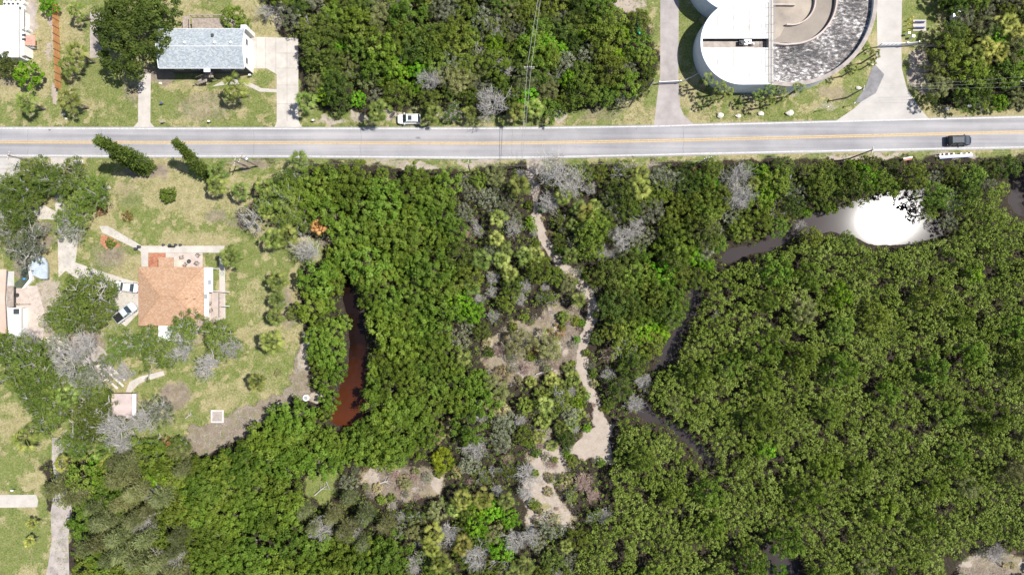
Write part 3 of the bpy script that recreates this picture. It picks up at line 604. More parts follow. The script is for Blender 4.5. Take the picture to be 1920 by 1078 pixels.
slab('path', 'pale sandy paving around the fallen planks', [(150, 650), (175, 640), (195, 655), (215, 690), (190, 715), (150, 690), (138, 670)], M['concrete_old'], .02)
# neighbour's yard at the left edge
a, b = P2(83, 660, 2.6), P2(118, 632, 2.6)
h = thing('small_shed', 'small shed with pale pinkish roof under the left oaks', 'shed', (a[0], a[1], 0)); MB().box(a[0], a[1], 2.4, b[0], b[1], 2.5).build('roof', mat('pale_pink_felt', (.58, .50, .46), .9), h); MB().box(a[0]+.2, a[1]+.2, 0, b[0]-.2, b[1]-.2, 2.4).build('wall', M['wood'], h)
h = thing('neighbour_house', 'brown roofed house with white gutter at the left edge', 'house', P(-30, 560))
mb = MB().prism([P2(-70, 505, 3), P2(12, 505, 3), P2(9, 560, 3), P2(12, 625, 3), P2(-70, 625, 3)], 2.9, 3.05); mb.build('roof', mat('pink_brown_roofing', (.50, .36, .29), .9, .15, .5), h)
mb = MB(); mb.box(*P2(-69, 622, 3), 0, *P2(4, 508, 3), 2.9); mb.build('wall', M['white'], h)
MB().box(*P2(12.4, 575, 2.6), 2.3, *P2(24, 536, 2.6), 2.55).build('porch_roof', M['wood'], h); MB().box(*P2(14, 633, 2.6), 2.2, *P2(38, 577, 2.6), 2.5).build('annex_roof', M['roofwhite'], h); MB().box(*P2(15, 632, 2.2), 0, *P2(37, 578, 2.2), 2.2).build('annex_wall', M['white'], h)
MB().box(*P2(25, 589, 2.8), 2.5, *P2(34, 579, 2.8), 2.8).build('skylight', M['dark'], h)
slab('patio', 'cream paving of the neighbour yard at left', [(24, 536), (70, 536), (85, 590), (80, 640), (30, 650), (38, 580), (24, 575)], M['pavers'], .02)
mb = MB(); mb.prism([P2(57, 490, 1.7), P2(62, 481, 1.7), P2(70, 478.5, 1.7), P2(82, 483, 1.7), P2(88, 494, 1.7), P2(88, 523, 1.7), P2(76, 523, 1.7), P2(60, 515, 1.7)], 1.3, 1.7)
mb.prism([P2(61, 492, 1.4), P2(70, 482, 1.4), P2(84, 495, 1.4), P2(84, 520, 1.4), P2(64, 512, 1.4)], .2, 1.3)
tag(mb.build('covered_boat', mat('bluish_tarpaulin', (.38, .43, .47), .6, .2, 1.2)), 'bluish white covered boat under the grey oak at left', 'boat')
MBp = MB(); q = [P2(52, 496, .6), P2(56, 496, .6), P2(60, 525, .6), P2(45, 541, .6), P2(41, 541, .6), P2(55, 523, .6)]; MBp.prism(q, 0, .6); tag(MBp.build('garden_wall', M['white']), 'low bent white garden wall beside the covered boat', 'wall')
mb = MB().prism([P2(39, 500, .3), P2(51, 497, .3), P2(53, 524, .3), P2(40, 540, .3), P2(26, 540, .3), P2(28, 530, .3), P2(38, 522, .3)], .1, .3); tag(mb.build('tarpaulin', mat('dark_green_sheet', (.06, .075, .05), .6, .3)), 'dark green sheet lying left of the bent white wall', 'tarp')
p = P2(45, 523, .6); tag(MB().tube([(p[0], p[1], .3), (p[0], p[1], .65)], .22, 10).tube([(p[0], p[1], .65), (p[0], p[1], .7)], [.22, .1], 10).build('bucket', mat('blue_plastic', (.08, .25, .5), .4)), 'blue bucket on the dark sheet at left', 'bucket')
for x, y, w, d, m, lb in ((34, 553, .5, .7, 'dark', 'dark grill box'), (32, 570, 1.4, .3, 'wood', 'wooden workbench'), (47, 570, 2.6, .12, 'wood', 'long dark rail')):
    p = P2(x, y); h = thing('garden_box' if d > .5 else 'bench', lb+' on the cream neighbour paving', 'garden item', (p[0], p[1], 0)); MB().box(p[0]-w/2, p[1]-d/2, .45, p[0]+w/2, p[1]+d/2, .8).build('top', M[m], h)
    for sx in (-1, 1): MB().box(p[0]+sx*w*.4-.04, p[1]-d*.4, 0, p[0]+sx*w*.4+.04, p[1]+d*.4, .45).build('leg', M['dark'], h)

# ---------------------------------------------------------------- round treatment tank
ZT = 5.2
def arcpts(cx, cy, r, a0, a1, n): return [(cx+r*math.cos(R(a0+(a1-a0)*i/n)), cy+r*math.sin(R(a0+(a1-a0)*i/n))) for i in range(n+1)]
def wallarc(mb, pts, t, z0, z1):
    """wall of thickness t along world points"""
    n = len(pts); o = []; q = []
    for i, p in enumerate(pts):
        a = pts[max(i-1, 0)]; b = pts[min(i+1, n-1)]; dx, dy = b[0]-a[0], b[1]-a[1]; l = math.hypot(dx, dy)
        o.append((p[0]+dy/l*t/2, p[1]-dx/l*t/2)); q.append((p[0]-dy/l*t/2, p[1]+dx/l*t/2))
    v = [(x, y, z0) for x, y in o]+[(x, y, z0) for x, y in q]+[(x, y, z1) for x, y in o]+[(x, y, z1) for x, y in q]
    f = []
    for i in range(n-1): f += [(i, i+1, 2*n+i+1, 2*n+i), (n+i+1, n+i, 3*n+i, 3*n+i+1), (2*n+i, 2*n+i+1, 3*n+i+1, 3*n+i)]
    f += [(0, 2*n, 3*n, n), (n-1, 2*n-1, 4*n-1, 3*n-1)]
    return mb.add(v, f)
PT = lambda L_, z=ZT: [P2(x, y, z) for x, y in L_]
h = thing('treatment_tank', 'big round white water treatment tank beside the road', 'tank', P(1449, 157))
left = [(1447, 157)]+arcpts(1392, 80.5, 77, 90, 250, 30)+[(1372, 4), (1447, 4)]      # pixel y grows downward
lw = PT(left)
wallarc(MB(), lw, .35, 0, ZT+.12).build('wall', M['tankwall'], h, smooth=False)
rp = PT([(1446, 157.5)]+arcpts(1480, -2, 161, 98, -98, 60))
ow = wallarc(MB(), rp, .45, 0, ZT+.1).build('outer_wall', M['tankwall'], h)
wallarc(MB(), rp, .7, ZT+.101, ZT+.22).build('rim', M['concrete_old'], ow)
# covered half: roof slabs leaving a slot between them
inn_ = [p for p in left[1:-2]]
up_ = [(1446, 5.5), (1378, 5.5)]+[(x+1.2, y) for x, y in inn_[::-1] if y < 73 and y > 5.5]+[(1316, 73), (1446, 73)]
dn_ = [(1446, 90), (1317, 90)]+[(x+1.2, y-1) for x, y in inn_[::-1] if y > 90]+[(1446, 155.5)]
k = N('blotchy_white_cover'); c = k.ramp(k.noise(k.pos(), .35, 6, .75), [(.3, (.34, .33, .30)), (.42, (.48, .47, .45)), (.55, (.60, .60, .59))]); k.l(c, k.b.inputs['Base Color']); k.b.inputs['Roughness'].default_value = .6; M['cover'] = k.m
mb = MB().prism(PT(up_), ZT-.25, ZT+.05); mb.build('roof', M['cover'], h); mb = MB().prism(PT(dn_), ZT-.25, ZT+.05); mb.build('roof', M['cover'], h)
a, b = P2(1318, 90, ZT), P2(1446, 73, ZT)
MB().box(a[0], a[1], ZT-1.3, b[0], b[1], ZT-1.1).build('channel_floor', M['concrete_old'], h)
for i, (x, y, w, d, m) in enumerate(((1391, 80, .9, .8, 'dark'), (1399, 79, .7, 1.0, 'white'), (1406, 78, .6, .8, 'metal'), (1412, 82, .5, .4, 'white'))):
    p = P2(x, y, ZT-.3); MB().box(p[0]-w/2, p[1]-d/2, ZT-1.1, p[0]+w/2, p[1]+d/2, ZT-.35).tube([(p[0], p[1], ZT-.35), (p[0], p[1], ZT-.1)], w*.35, 8).build('pump', M[m], h)
for lo, hi, pts_ in ((5.5, 73, up_), (90, 155.5, dn_)):
    jn = MB()
    for x in (1345, 1375, 1405, 1428):
        inside = [y for y in np.arange(lo, hi, 1.0) if sd(np.array([x]), np.array([y]), pts_)[0] > 1.5]
        if inside: u, v = P2(x-.35, max(inside), ZT), P2(x+.35, min(inside), ZT); jn.box(u[0], u[1], ZT+.051, v[0], v[1], ZT+.075)
    jn.build('cover_joints', M['concrete_old'], h)
for x, y in ((1430, 20), (1430, 62), (1335, 108), (1430, 143)):
    p = P2(x, y, ZT); MB().box(p[0]-.35, p[1]-.35, ZT+.05, p[0]+.35, p[1]+.35, ZT+.14).build('hatch', M['metal'], h)
# walkway on the dividing wall, with rails
MB().box(*P2(1441, 157, ZT), 0, *P2(1449.5, -170, ZT), ZT+.16).build('walkway', M['concrete'], h)
rl = MB()
for x in (1441.5, 1449):
    u, v = P2(x, 156, ZT), P2(x, -60, ZT); rl.tube([(u[0], u[1], ZT+1.1), (v[0], v[1], ZT+1.1)], .035, 5); rl.tube([(u[0], u[1], ZT+.65), (v[0], v[1], ZT+.65)], .03, 5)
    for i in range(15): rl.tube([(u[0], u[1]+i*1.5, ZT+.1), (u[0], u[1]+i*1.5, ZT+1.1)], .03, 4)
rl.build('railing', M['metal'], h)
# open half: sludge and foam
ZW = ZT-.7
k = N('aerated_foamy_water'); pos = k.pos(); mp = k.n('Mapping'); mp.inputs['Rotation'].default_value = (0, 0, .8); mp.inputs['Scale'].default_value = (.75, 1.5, 1); k.l(pos, mp.inputs[0])
f1 = k.noise(mp.outputs[0], 1.5, 7, .8)
big = k.noise(pos, .13, 3, .5)
f1m = k.mix(.3, f1, big)
c = k.ramp(f1m, [(.40, (.03, .028, .03)), (.46, (.12, .11, .105)), (.505, (.28, .25, .235)), (.535, (.62, .61, .61))]); k.l(c, k.b.inputs['Base Color']); k.b.inputs['Roughness'].default_value = .35; k.bump(f1, .8, .3); M['foam'] = k.m
M['sludge'] = mat('brown_settled_water', (.15, .118, .092), .35, .16, .25, bump=.1, c2=(.20, .16, .125))
M['sludge2'] = mat('pale_brown_water', (.16, .13, .105), .35, .18, .18, bump=.1, c2=(.33, .27, .205))
o1 = MB().prism(PT([(1450, 157)]+arcpts(1480, -2, 158.8, 100, -88, 50)+[(1450, -160)], ZW), ZW-.1, ZW).build('foaming_water', M['foam'], h)
IC = (1484, -2)
ring = PT([(1449.5, 81)]+[(1462, 83), (1476, 84)]+arcpts(IC[0], IC[1], 85, 90, -90, 40)+[(1449.5, -87)])
wallarc(MB(), ring, .3, ZW-.5, ZT+.12).build('inner_wall', M['pavers'], h)
MB().prism(PT([(1450, 80)]+arcpts(IC[0], IC[1], 83, 88, -88, 40)+[(1450, -84)], ZW), ZW+.01, ZW+.03).build('settling_water', M['sludge'], h)
MB().prism(PT([(1450.2, 76), (1462, 68), (1472, 50), (1476, 46)]+arcpts(1484, 1, 44, 90, -60, 20)+[(1450.2, -40)], ZW), ZW+.04, ZW+.05).build('inlet_water', M['sludge2'], h)
wallarc(MB(), PT([(1475, 46)]+arcpts(1484, 1, 45.5, 88, -50, 26)), .26, ZW-.4, ZT).build('inlet_baffle', M['pavers'], h)
wallarc(MB(), PT([(1450, 8.5), (1470, 8.5), (1491, 9)]), .26, ZW-.4, ZT-.01).build('baffle', M['pavers'], h)
h = thing('round_tank', 'second round white tank cut by the top edge', 'tank', P(1370, -60))
c2 = P2(1382, -58, ZT); 
wallarc(MB(), [(c2[0]+7.7*math.cos(R(q)), c2[1]+7.7*math.sin(R(q))) for q in range(0, 361, 8)], .35, 0, ZT+.1).build('wall', M['tankwall'], h)
MB().prism([(c2[0]+7.5*math.cos(R(q)), c2[1]+7.5*math.sin(R(q))) for q in range(0, 360, 8)], ZT-.2, ZT+.03).build('roof', M['cover'], h)
u = P2(1372, -10, ZT); MB().box(u[0]-1, u[1]-2, ZT-.3, u[0]+7, u[1]+.4, ZT).build('connecting_roof', M['cover'], h)

# ---------------------------------------------------------------- vehicles (front towards +x in their own frame)
def bodyloft(st, m, name, parent, inset=.1):
    """st: (x, half width, bottom, shoulder)"""
    mb = MB(); mb.loft([[(x, -w, zb), (x, w, zb), (x, w, zs-.16), (x, w-inset*.4, zs-.05), (x, w-inset, zs), (x, -w+inset, zs), (x, -w+inset*.4, zs-.05), (x, -w, zs-.16)] for x, w, zb, zs in st])
    o = bpy.data.objects.new(name, mb.mesh(name, m, smooth=False)); COL.objects.link(o); o.parent = parent; return o
def addp(name, mb, m, parent): o = bpy.data.objects.new(name, mb.mesh(name, m)); COL.objects.link(o); o.parent = parent; return o
M['carwhite'] = mat('white_car_paint', (.68, .68, .67), .25, .03, .5, spec=.6)
M['carsilver'] = mat('silver_car_paint', (.62, .64, .66), .3, .03, .5, metal=.3)
M['cardark'] = mat('dark_blue_car_paint', (.012, .022, .04), .45, .1, .5, spec=.2)
M['lamp'] = mat('headlamp_glass', (.8, .82, .84), .15, .02); M['redlamp'] = mat('tail_lamp', (.4, .02, .02), .3, .02)
def vehicle(label, paint, x, y, rot, kind='suv', cat='car', name='parked_car', ln=4.6, sunroof=False):
    t = thing(name, label, cat, P(x, y)[:2]+(.02,), rot); e_ = ln/2; p = M[paint]
    if kind == 'pickup':
        bodyloft([(-e_, .86, .5, .95), (-e_+.1, .93, .42, 1.0), (-e_+.3, .95, .4, 1.02), (.2, .95, .35, 1.04), (1.3, .95, .35, 1.02), (e_-.45, .93, .35, .97), (e_-.12, .85, .4, .86), (e_, .68, .45, .74)], p, 'body', t)
        addp('truck_bed', MB().box(-e_+.12, -.76, 1.021, -.55, .76, 1.05), M['black'], t)
        g0, g1, r0, r1, zt = -.55, 1.25, -.35, .62, 1.72
    elif kind == 'sedan':
        bodyloft([(-e_, .68, .45, .82), (-e_+.15, .84, .35, .9), (-e_+.7, .9, .3, .93), (0, .91, .3, .93), (1.0, .9, .3, .92), (e_-.45, .86, .32, .82), (e_-.12, .74, .36, .72), (e_, .56, .42, .62)], p, 'body', t)
        g0, g1, r0, r1, zt = -1.55, 1.05, -.95, .28, 1.42
    else:
        bodyloft([(-e_, .76, .45, .92), (-e_+.1, .88, .38, 1.0), (-e_+.5, .94, .33, 1.03), (0, .95, .32, 1.03), (1.0, .94, .32, 1.01), (e_-.45, .9, .33, .95), (e_-.12, .79, .38, .84), (e_, .62, .45, .72)], p, 'body', t)
        g0, g1, r0, r1, zt = -e_+.12, 1.15, -e_+.45, .38, 1.66
    zb = 1.0 if kind != 'sedan' else .9
    gl = MB(); w0, w1 = .84, .68
    ring = lambda xx0, xx1, w, z: [(xx0, -w, z), (xx1, -w*.94, z), (xx1, w*.94, z), (xx0, w, z)]
    gl.loft([ring(g0, g1, w0, zb-.02), ring(r0, r1, w1, zt-.05)]); G = addp('windows', gl, M['glass'], t)
    rf = MB(); rf.loft([ring(r0-.05, r1+.04, w1+.03, zt-.052), ring(r0+.02, r1-.05, w1-.05, zt)]); addp('roof', rf, p, t)
    pl = MB()
    for s in (-1, 1):
        for q in (0, 1): 
            u = g0+.05 if q == 0 else g1-.04; v = r0+.02 if q == 0 else r1
            pl.tube([(u, s*w0*(1 if q == 0 else .95), zb-.02), (v, s*(w1+.01), zt-.06)], .045, 4)
        pl.tube([((g0+g1)/2, s*(w0-.005), zb), ((r0+r1)/2, s*(w1+.015), zt-.06)], .035, 4)
    addp('pillars', pl, p, t)
    if sunroof: addp('sunroof', MB().box(r1-1.0, -.42, zt+.001, r1-.3, .42, zt+.012), M['glass'], t)
    if kind == 'suv':
        for s in (-1, 1): addp('roof_rail', MB().tube([(r0+.3, s*.56, zt+.05), (r1-.25, s*.56, zt+.05)], .025, 5), M['black'], t)
    for s in (-1, 1):
        addp('headlight', MB().obox(e_-.3, s*.62, .64, .80 if kind == 'sedan' else .86, .3, .26, -s*.5), M['lamp'], t)
        addp('taillight', MB().box(-e_-.02, s*.56, .68, -e_+.12, s*.84, .86), M['redlamp'], t)
        addp('mirror', MB().box(g1-.45, s*.93, .95, g1-.25, s*1.12, 1.1), p, t)
        for xx in (-e_+.85, e_-.9):
            w = addp('wheel', MB().tube([(xx, s*.74, .34), (xx, s*.965, .34)], .34, 16), M['rubber'], t)
            addp('rim', MB().tube([(xx, s*.96, .34), (xx, s*.975, .34)], .2, 10), M['metal'], w)
    addp('windscreen_wipers', MB().tube([(g1-.02, -.5, zb+.04), (g1-.1, .1, zb+.07)], .015, 4).tube([(g1-.02, .1, zb+.04), (g1-.1, .6, zb+.07)], .015, 4), M['black'], t)
    return t
vehicle('white wagon parked on the sandy verge north of the road', 'carwhite', 768, 225.5, R(181), 'suv', ln=4.3, sunroof=True)
vehicle('dark blue grey wagon driving on the south lane', 'cardark', 1793.5, 265.5, R(1), 'suv', name='moving_car', ln=4.5)
vehicle('white sedan parked half under the huge oak, upper one', 'carwhite', 241, 538, R(172), 'sedan', ln=4.4)
vehicle('silver white pickup parked at an angle by the orange roof', 'carsilver', 239, 586, R(38), 'pickup', cat='pickup truck', ln=4.7)

# ---------------------------------------------------------------- poles, wires, gates, signs
def pole(label, x, y, hh, arm=None, arms=1, aw=1.1, xf=False, m='pole', group=None, lamp=None):
    bx, by = P2(x, y); t = thing('utility_pole', label, 'utility pole', (bx, by, 0), group=group)
    MB().tube([(bx, by, -.3), (bx, by, hh)], [.16, .11], 8).build('pole', M[m], t)
    if arm is not None:
        dx, dy = math.cos(arm), math.sin(arm)
        for i in range(arms):
            z = hh-.35-i*.8; c_ = MB().obox(bx+.0, by, z, z+.12, aw*2, .12, arm).build('crossarm', M['wood'], t)
            for k_ in (-.9, -.35, .35, .9): MB().tube([(bx+dx*aw*k_, by+dy*aw*k_, z+.12), (bx+dx*aw*k_, by+dy*aw*k_, z+.3)], .06, 6).build('insulator', M['white'], c_)
    if xf: MB().tube([(bx+.4, by+.1, hh-2.4), (bx+.4, by+.1, hh-1.5)], .28, 12).tube([(bx+.4, by+.1, hh-1.5), (bx+.4, by+.1, hh-1.4)], [.28, .1], 12).build('transformer', M['metal'], t)
    if lamp is not None:
        e2 = (bx+math.cos(lamp)*2.0, by+math.sin(lamp)*2.0, hh-.2); MB().tube([(bx, by, hh-.6), e2], .05, 6).build('lamp_arm', M['metal'], t); MB().obox(e2[0], e2[1], hh-.28, hh-.14, .7, .3, lamp).build('lamp_head', M['metal'], t)
    return (bx, by, hh)
A = pole('tall pole in the north thicket carrying the line over the road', 990, 156, 9.5, arm=0, arms=2, aw=.9)
B = pole('pole at the top of the sandy path south of the road', 977, 314, 7.5, m='pole')
C = pole('short pole with a transformer on the south verge right of the lawn', 484, 312, 8.5, arm=1.2, xf=True, aw=.9)
C2 = pole('second pole on the south verge near the transformer pole', 470, 316, 7.5, arm=1.4, aw=.8)
D = pole('pole with a white bracket on the south verge above the wood', 882, 322, 8.0, arm=1.35, aw=.7)
E = pole('leaning pole shadowing the verge west of the creek', 1303, 312, 8.5, arm=.3, aw=.7)
F_ = pole('pole on the south verge left of the driving car', 1592, 298, 8.5, arm=1.3, aw=.5)
G = pole('pole at the top right wood edge with a triple crossarm', 1868, 178, 8.5, arm=-.3, arms=2, aw=1.2)
Hh = pole('street pole on the verge between the two side roads', 1180, 200, 7.5, arm=None)
I_ = pole('pole with long shadow on the verge left of the side road', 1212, 170, 7, arm=None)
J = pole('pole at the left edge of the south verge', 70, 306, 7.5, arm=1.3, aw=.7)
K = pole('pole with sign right of the tank by the entrance drive', 1587, 184, 6.5, arm=1.4, aw=.4)
def wire(label, pts, sag=.5, r=.013, grp=None):
    out = []
    for a, b in zip(pts[:-1], pts[1:]):
        for i in range(9 if (a, b) != (pts[-2], pts[-1]) else 10):
            t = i/9; out.append((a[0]+(b[0]-a[0])*t, a[1]+(b[1]-a[1])*t, a[2]+(b[2]-a[2])*t-sag*4*t*(1-t)))
    tag(MB().tube(out, r, 4).build('overhead_wire', M['wire']), label, 'wire', grp)
far = (A[0]+3.2, A[1]+22, 9.5)
for i, dx in enumerate((-.35, .35)):
    wire('overhead wire crossing the road beside the sandy path, %s' % ('left strand', 'right strand')[i], [(far[0]+dx*.4, far[1], 9.5), (A[0]+dx, A[1], 9.3), (B[0]+dx*.3, B[1], 7.4)], r=.035, sag=.3)
for i, dy in enumerate((-.4, .45)):
    z = 8
    wire('long wire along the south verge, %s' % ('southern strand', 'northern strand')[i], [(-105, J[1]+dy, 7.3), (J[0], J[1]+dy, 7.3), (C[0], C[1]+dy, 8.2), (D[0], D[1]+dy, 7.9), (E[0], E[1]+dy, 8.2), (F_[0], F_[1]+dy, 8.2), (105, F_[1]+dy+.4, 8.2)], r=.013, sag=.8)
for i, dy in enumerate((-.9, 0, .9)):
    wire('thin wire right of the entrance drive, %s of three' % ('lowest', 'middle', 'uppermost')[i], [(K[0]+.2, K[1]+dy*.2, 6.2), (G[0], G[1]+dy, 8.3), (105, G[1]+dy+.3, 8.4)], r=.013, sag=.4)
# gates
def gate(label, x0, y0, x1, y1, m, hh=1.3):
    a = P(x0, y0); b = P(x1, y1); t = thing('road_gate', label, 'gate', a)
    for q in (a, b): MB().tube([(q[0], q[1], -.1), (q[0], q[1], hh+.25)], .1, 8).build('post', M['metal'], t)
    mb = MB()
    for z in (.25, .6, .95, hh): mb.tube([(a[0], a[1], z), (b[0], b[1], z)], .055, 6)
    n = 6
    for i in range(n+1):
        q = Vector(a).lerp(Vector(b), i/n); mb.tube([(q[0], q[1], .25), (q[0], q[1], hh)], .035, 5)
    mb.build('gate_frame', M[m], t)
gate('grey barred gate across the narrow side road', 1234, 158, 1273, 156, 'metal'); gate('white barred gate across the wide entrance drive', 1645, 88.5, 1690, 87, 'white', 1.8); gate('parked sliding part of the white gate on the grass', 1692, 87.5, 1712, 85.5, 'white', 1.8)
def rfence(label, pts, hh=1.2, m='pole'):
    q = [P(*p) for p in pts]; t = thing('wire_fence', label, 'fence', q[0])
    rl = MB()
    for z in (.4, .8, hh): rl.tube([(p[0], p[1], z) for p in q], .025, 4)
    rl.build('rails', M['metal'], t)
    for a, b in zip(q[:-1], q[1:]):
        n = max(1, int((Vector(b)-Vector(a)).length/2.2))
        for i in range(n): r_ = Vector(a).lerp(Vector(b), i/n); MB().tube([(r_[0], r_[1], -.1), (r_[0], r_[1], hh+.1)], .05, 5).build('post', M[m], t)
rfence('post and rail fence right of the entrance gate', [(1712, 88), (1735, 89), (1762, 89)]); rfence('rail fence from the thicket to the narrow side road', [(1190, 184), (1222, 160), (1233, 158)]); rfence('rail fence from the side road gate toward the tank', [(1274, 156), (1290, 150), (1312, 138)])
# pipework pad with yellow bollards
a, b = P2(1711, 59), P2(1736, 38)
h = thing('pipework_pad', 'pale pad with two rows of blue pipework on the grass', 'pipework', (a[0], a[1], 0)); MB().box(a[0], a[1], 0, b[0], b[1], .12).build('slab', M['concrete'], h)
M['bluepipe'] = mat('blue_painted_pipe', (.07, .10, .28), .4, .2)
for i, yy in enumerate((a[1]+.45, a[1]+1.5)):
    mb = MB().tube([(a[0]-.2, yy, .2), (a[0], yy, .55), (b[0]-.7, yy, .55), (b[0]-.5, yy, .15)], .1, 8)
    for k_ in range(4): mb.tube([(a[0]+.3+k_*.45, yy-.1, .55), (a[0]+.3+k_*.45, yy+.12, .55)], .2, 8).tube([(a[0]+.5+k_*.45, yy, .6), (a[0]+.5+k_*.45, yy, .95)], .06, 6)
    mb.build('pipe', M['bluepipe'], h)
for i, (x, y) in enumerate(((1701, 40), (1707, 36), (1700, 49), (1708, 45), (1698, 60), (1708, 54))):
    p = P2(x, y); t = thing('bollard', 'short yellow bollard left of the blue pipework', 'bollard', (p[0], p[1], 0), group='yellow bollards by the pipework'); MB().tube([(p[0], p[1], 0), (p[0], p[1], 1.0)], .09, 8).build('post', mat('yellow_paint', (.75, .6, .08)) if i == 0 else bpy.data.materials['yellow_paint'], t); MB().tube([(p[0], p[1], 1.0), (p[0], p[1], 1.06)], [.1, .03], 8).build('cap', bpy.data.materials['yellow_paint'], t)
for i, (x, y, s) in enumerate(((1713, 68, .35), (1796, 18, .9), (1792, 30, .8), (1705, 62, .25))):
    p = P2(x, y, 1.2); t = thing('utility_cabinet', ('small white box above the entrance gate', 'upper grey cabinet at the dark wood edge', 'lower white cabinet at the dark wood edge', 'tiny white box left of the small one')[i], 'cabinet', (p[0], p[1], 0)); MB().box(p[0]-s/2, p[1]-s/2, 0, p[0]+s/2, p[1]+s/2, 1.2).build('casing', M['white' if i != 1 else 'metal'], t); MB().box(p[0]-s/2-.05, p[1]-s/2-.05, 1.2, p[0]+s/2+.05, p[1]+s/2+.05, 1.26).build('lid', M['metal'], t)
# sign boards seen from above along the south verge: long blue board with small posts, pink one
for (x0, y0, x1, y1, m1, lb) in ((1757, 298, 1819, 294, 'bluepipe', 'long low blue and white board on the south verge'), (1690, 302, 1707, 299, 'brick', 'short reddish low board on the south verge')):
    a, b = P2(x0, y0), P2(x1, y1); h = thing('verge_board', lb, 'board', (a[0], a[1], 0)); an = math.atan2(b[1]-a[1], b[0]-a[0]); ln_ = math.hypot(b[0]-a[0], b[1]-a[1])
    MB().obox((a[0]+b[0])/2, (a[1]+b[1])/2, .7, .78, ln_, .32, an).build('board', M[m1], h); MB().obox((a[0]+b[0])/2-.04, (a[1]+b[1])/2+.3, .68, .76, ln_, .25, an).build('upper_strip', M['white'], h)
    for t_ in (.05, .35, .65, .95): MB().box(a[0]+(b[0]-a[0])*t_-.05, a[1]+(b[1]-a[1])*t_-.05, 0, a[0]+(b[0]-a[0])*t_+.05, a[1]+(b[1]-a[1])*t_+.05, .68).build('leg', M['wood'], h)
for i, x in enumerate((1760, 1767, 1776, 1785, 1799, 1809, 1817)):
    p = P2(x, 290.5-i*.35); t = thing('marker_post', 'small cream marker post above the blue verge board', 'post', (p[0], p[1], 0), group='cream marker posts by the blue board'); MB().box(p[0]-.12, p[1]-.12, 0, p[0]+.12, p[1]+.12, .5).build('post', M['pavers'], t); MB().box(p[0]-.15, p[1]-.15, .5, p[0]+.15, p[1]+.15, .54).build('cap', M['white'], t)
# road signs and small things
def sign(label, x, y, hh=2.1, w=.6, rot=0):
    p = P(x, y); t = thing('road_sign', label, 'sign', p); MB().tube([(p[0], p[1], 0), (p[0], p[1], hh)], .04, 6).build('post', M['metal'], t); MB().obox(p[0], p[1]-.06, hh-w, hh, w, .04, rot).build('plate', M['white'], t)
sign('white sign on a post by the road below the tank', 1541, 207, 2.6, .8, .4); sign('small white sign beside the utility pole by the entrance drive', 1592, 199, 2.2, .5, 1.0)
def rock(x, y, s, lb, seed):
    r_ = random.Random(seed); p = P2(x, y); mb = MB(); rings = []
    for i in range(5):
        f = i/4; rr_ = s*math.sin(math.pi*(.12+.8*f)) if i < 4 else s*.25; rings.append([(p[0]+math.cos(a_*.7854)*rr_*r_.uniform(.75, 1.2), p[1]+math.sin(a_*.7854)*rr_*.75*r_.uniform(.75, 1.2), s*.9*f-.05) for a_ in range(8)])
    tag(mb.loft(rings).build('boulder', M['rock']), lb, 'boulder')
for i, (x, y, s, lb) in enumerate(((1350, 217, .75, 'leftmost pale boulder on the verge below the tank'), (1384, 218, .55, 'second pale boulder on the verge below the tank'), (1426, 214, .6, 'third pale boulder on the verge below the tank'), (1480, 213, .8, 'largest pale boulder on the verge below the tank'), (1609, 166, .5, 'pale boulder right of the sign pole'), (1635, 121, .35, 'small pale boulder beside the asphalt patch'), (1747, 192, .4, 'leftmost boulder under the trees right of the entrance drive'), (1775, 204, .55, 'biggest boulder under the trees right of the entrance drive'), (1817, 199, .45, 'rightmost boulder under the trees right of the entrance drive'), (301, 157, .4, 'white boulder below the left corner of the grey roofed house'), (120, 215, .4, 'white boulder at the end of the orange fence line'), (124, 223, .3, 'smaller white boulder near the road by the orange fence'), (103, 25, .01, ''))):
    if lb: rock(x, y, s, lb, i)
for x, y, m, nm, cat_, lb in ((307, 196, 'bluepipe', 'hydrant', 'hydrant', 'small blue green hydrant on the lawn by the strip driveway'), (590, 228, 'white', 'mailbox', 'mailbox', 'white mailbox beside the large concrete driveway'), (396, 230, 'white', 'mailbox', 'mailbox', 'white mailbox on the front lawn near the road'), (309, 231, 'metal', 'meter_box', 'meter box', 'pale green meter box on the front lawn near the road'), (472, 144, 'white', 'garden_lamp', 'garden lamp', 'white garden lamp at the right front house corner'), (30, 916, 'white', 'garden_lamp', 'garden lamp', 'small white lamp above the lower left slab')):
    p = P2(x, y); t = thing(nm, lb, cat_, (p[0], p[1], 0)); MB().tube([(p[0], p[1], 0), (p[0], p[1], .9)], .07, 6).build('post', M['dark'], t); MB().box(p[0]-.2, p[1]-.14, .9, p[0]+.2, p[1]+.14, 1.15).build('head', M[m], t)
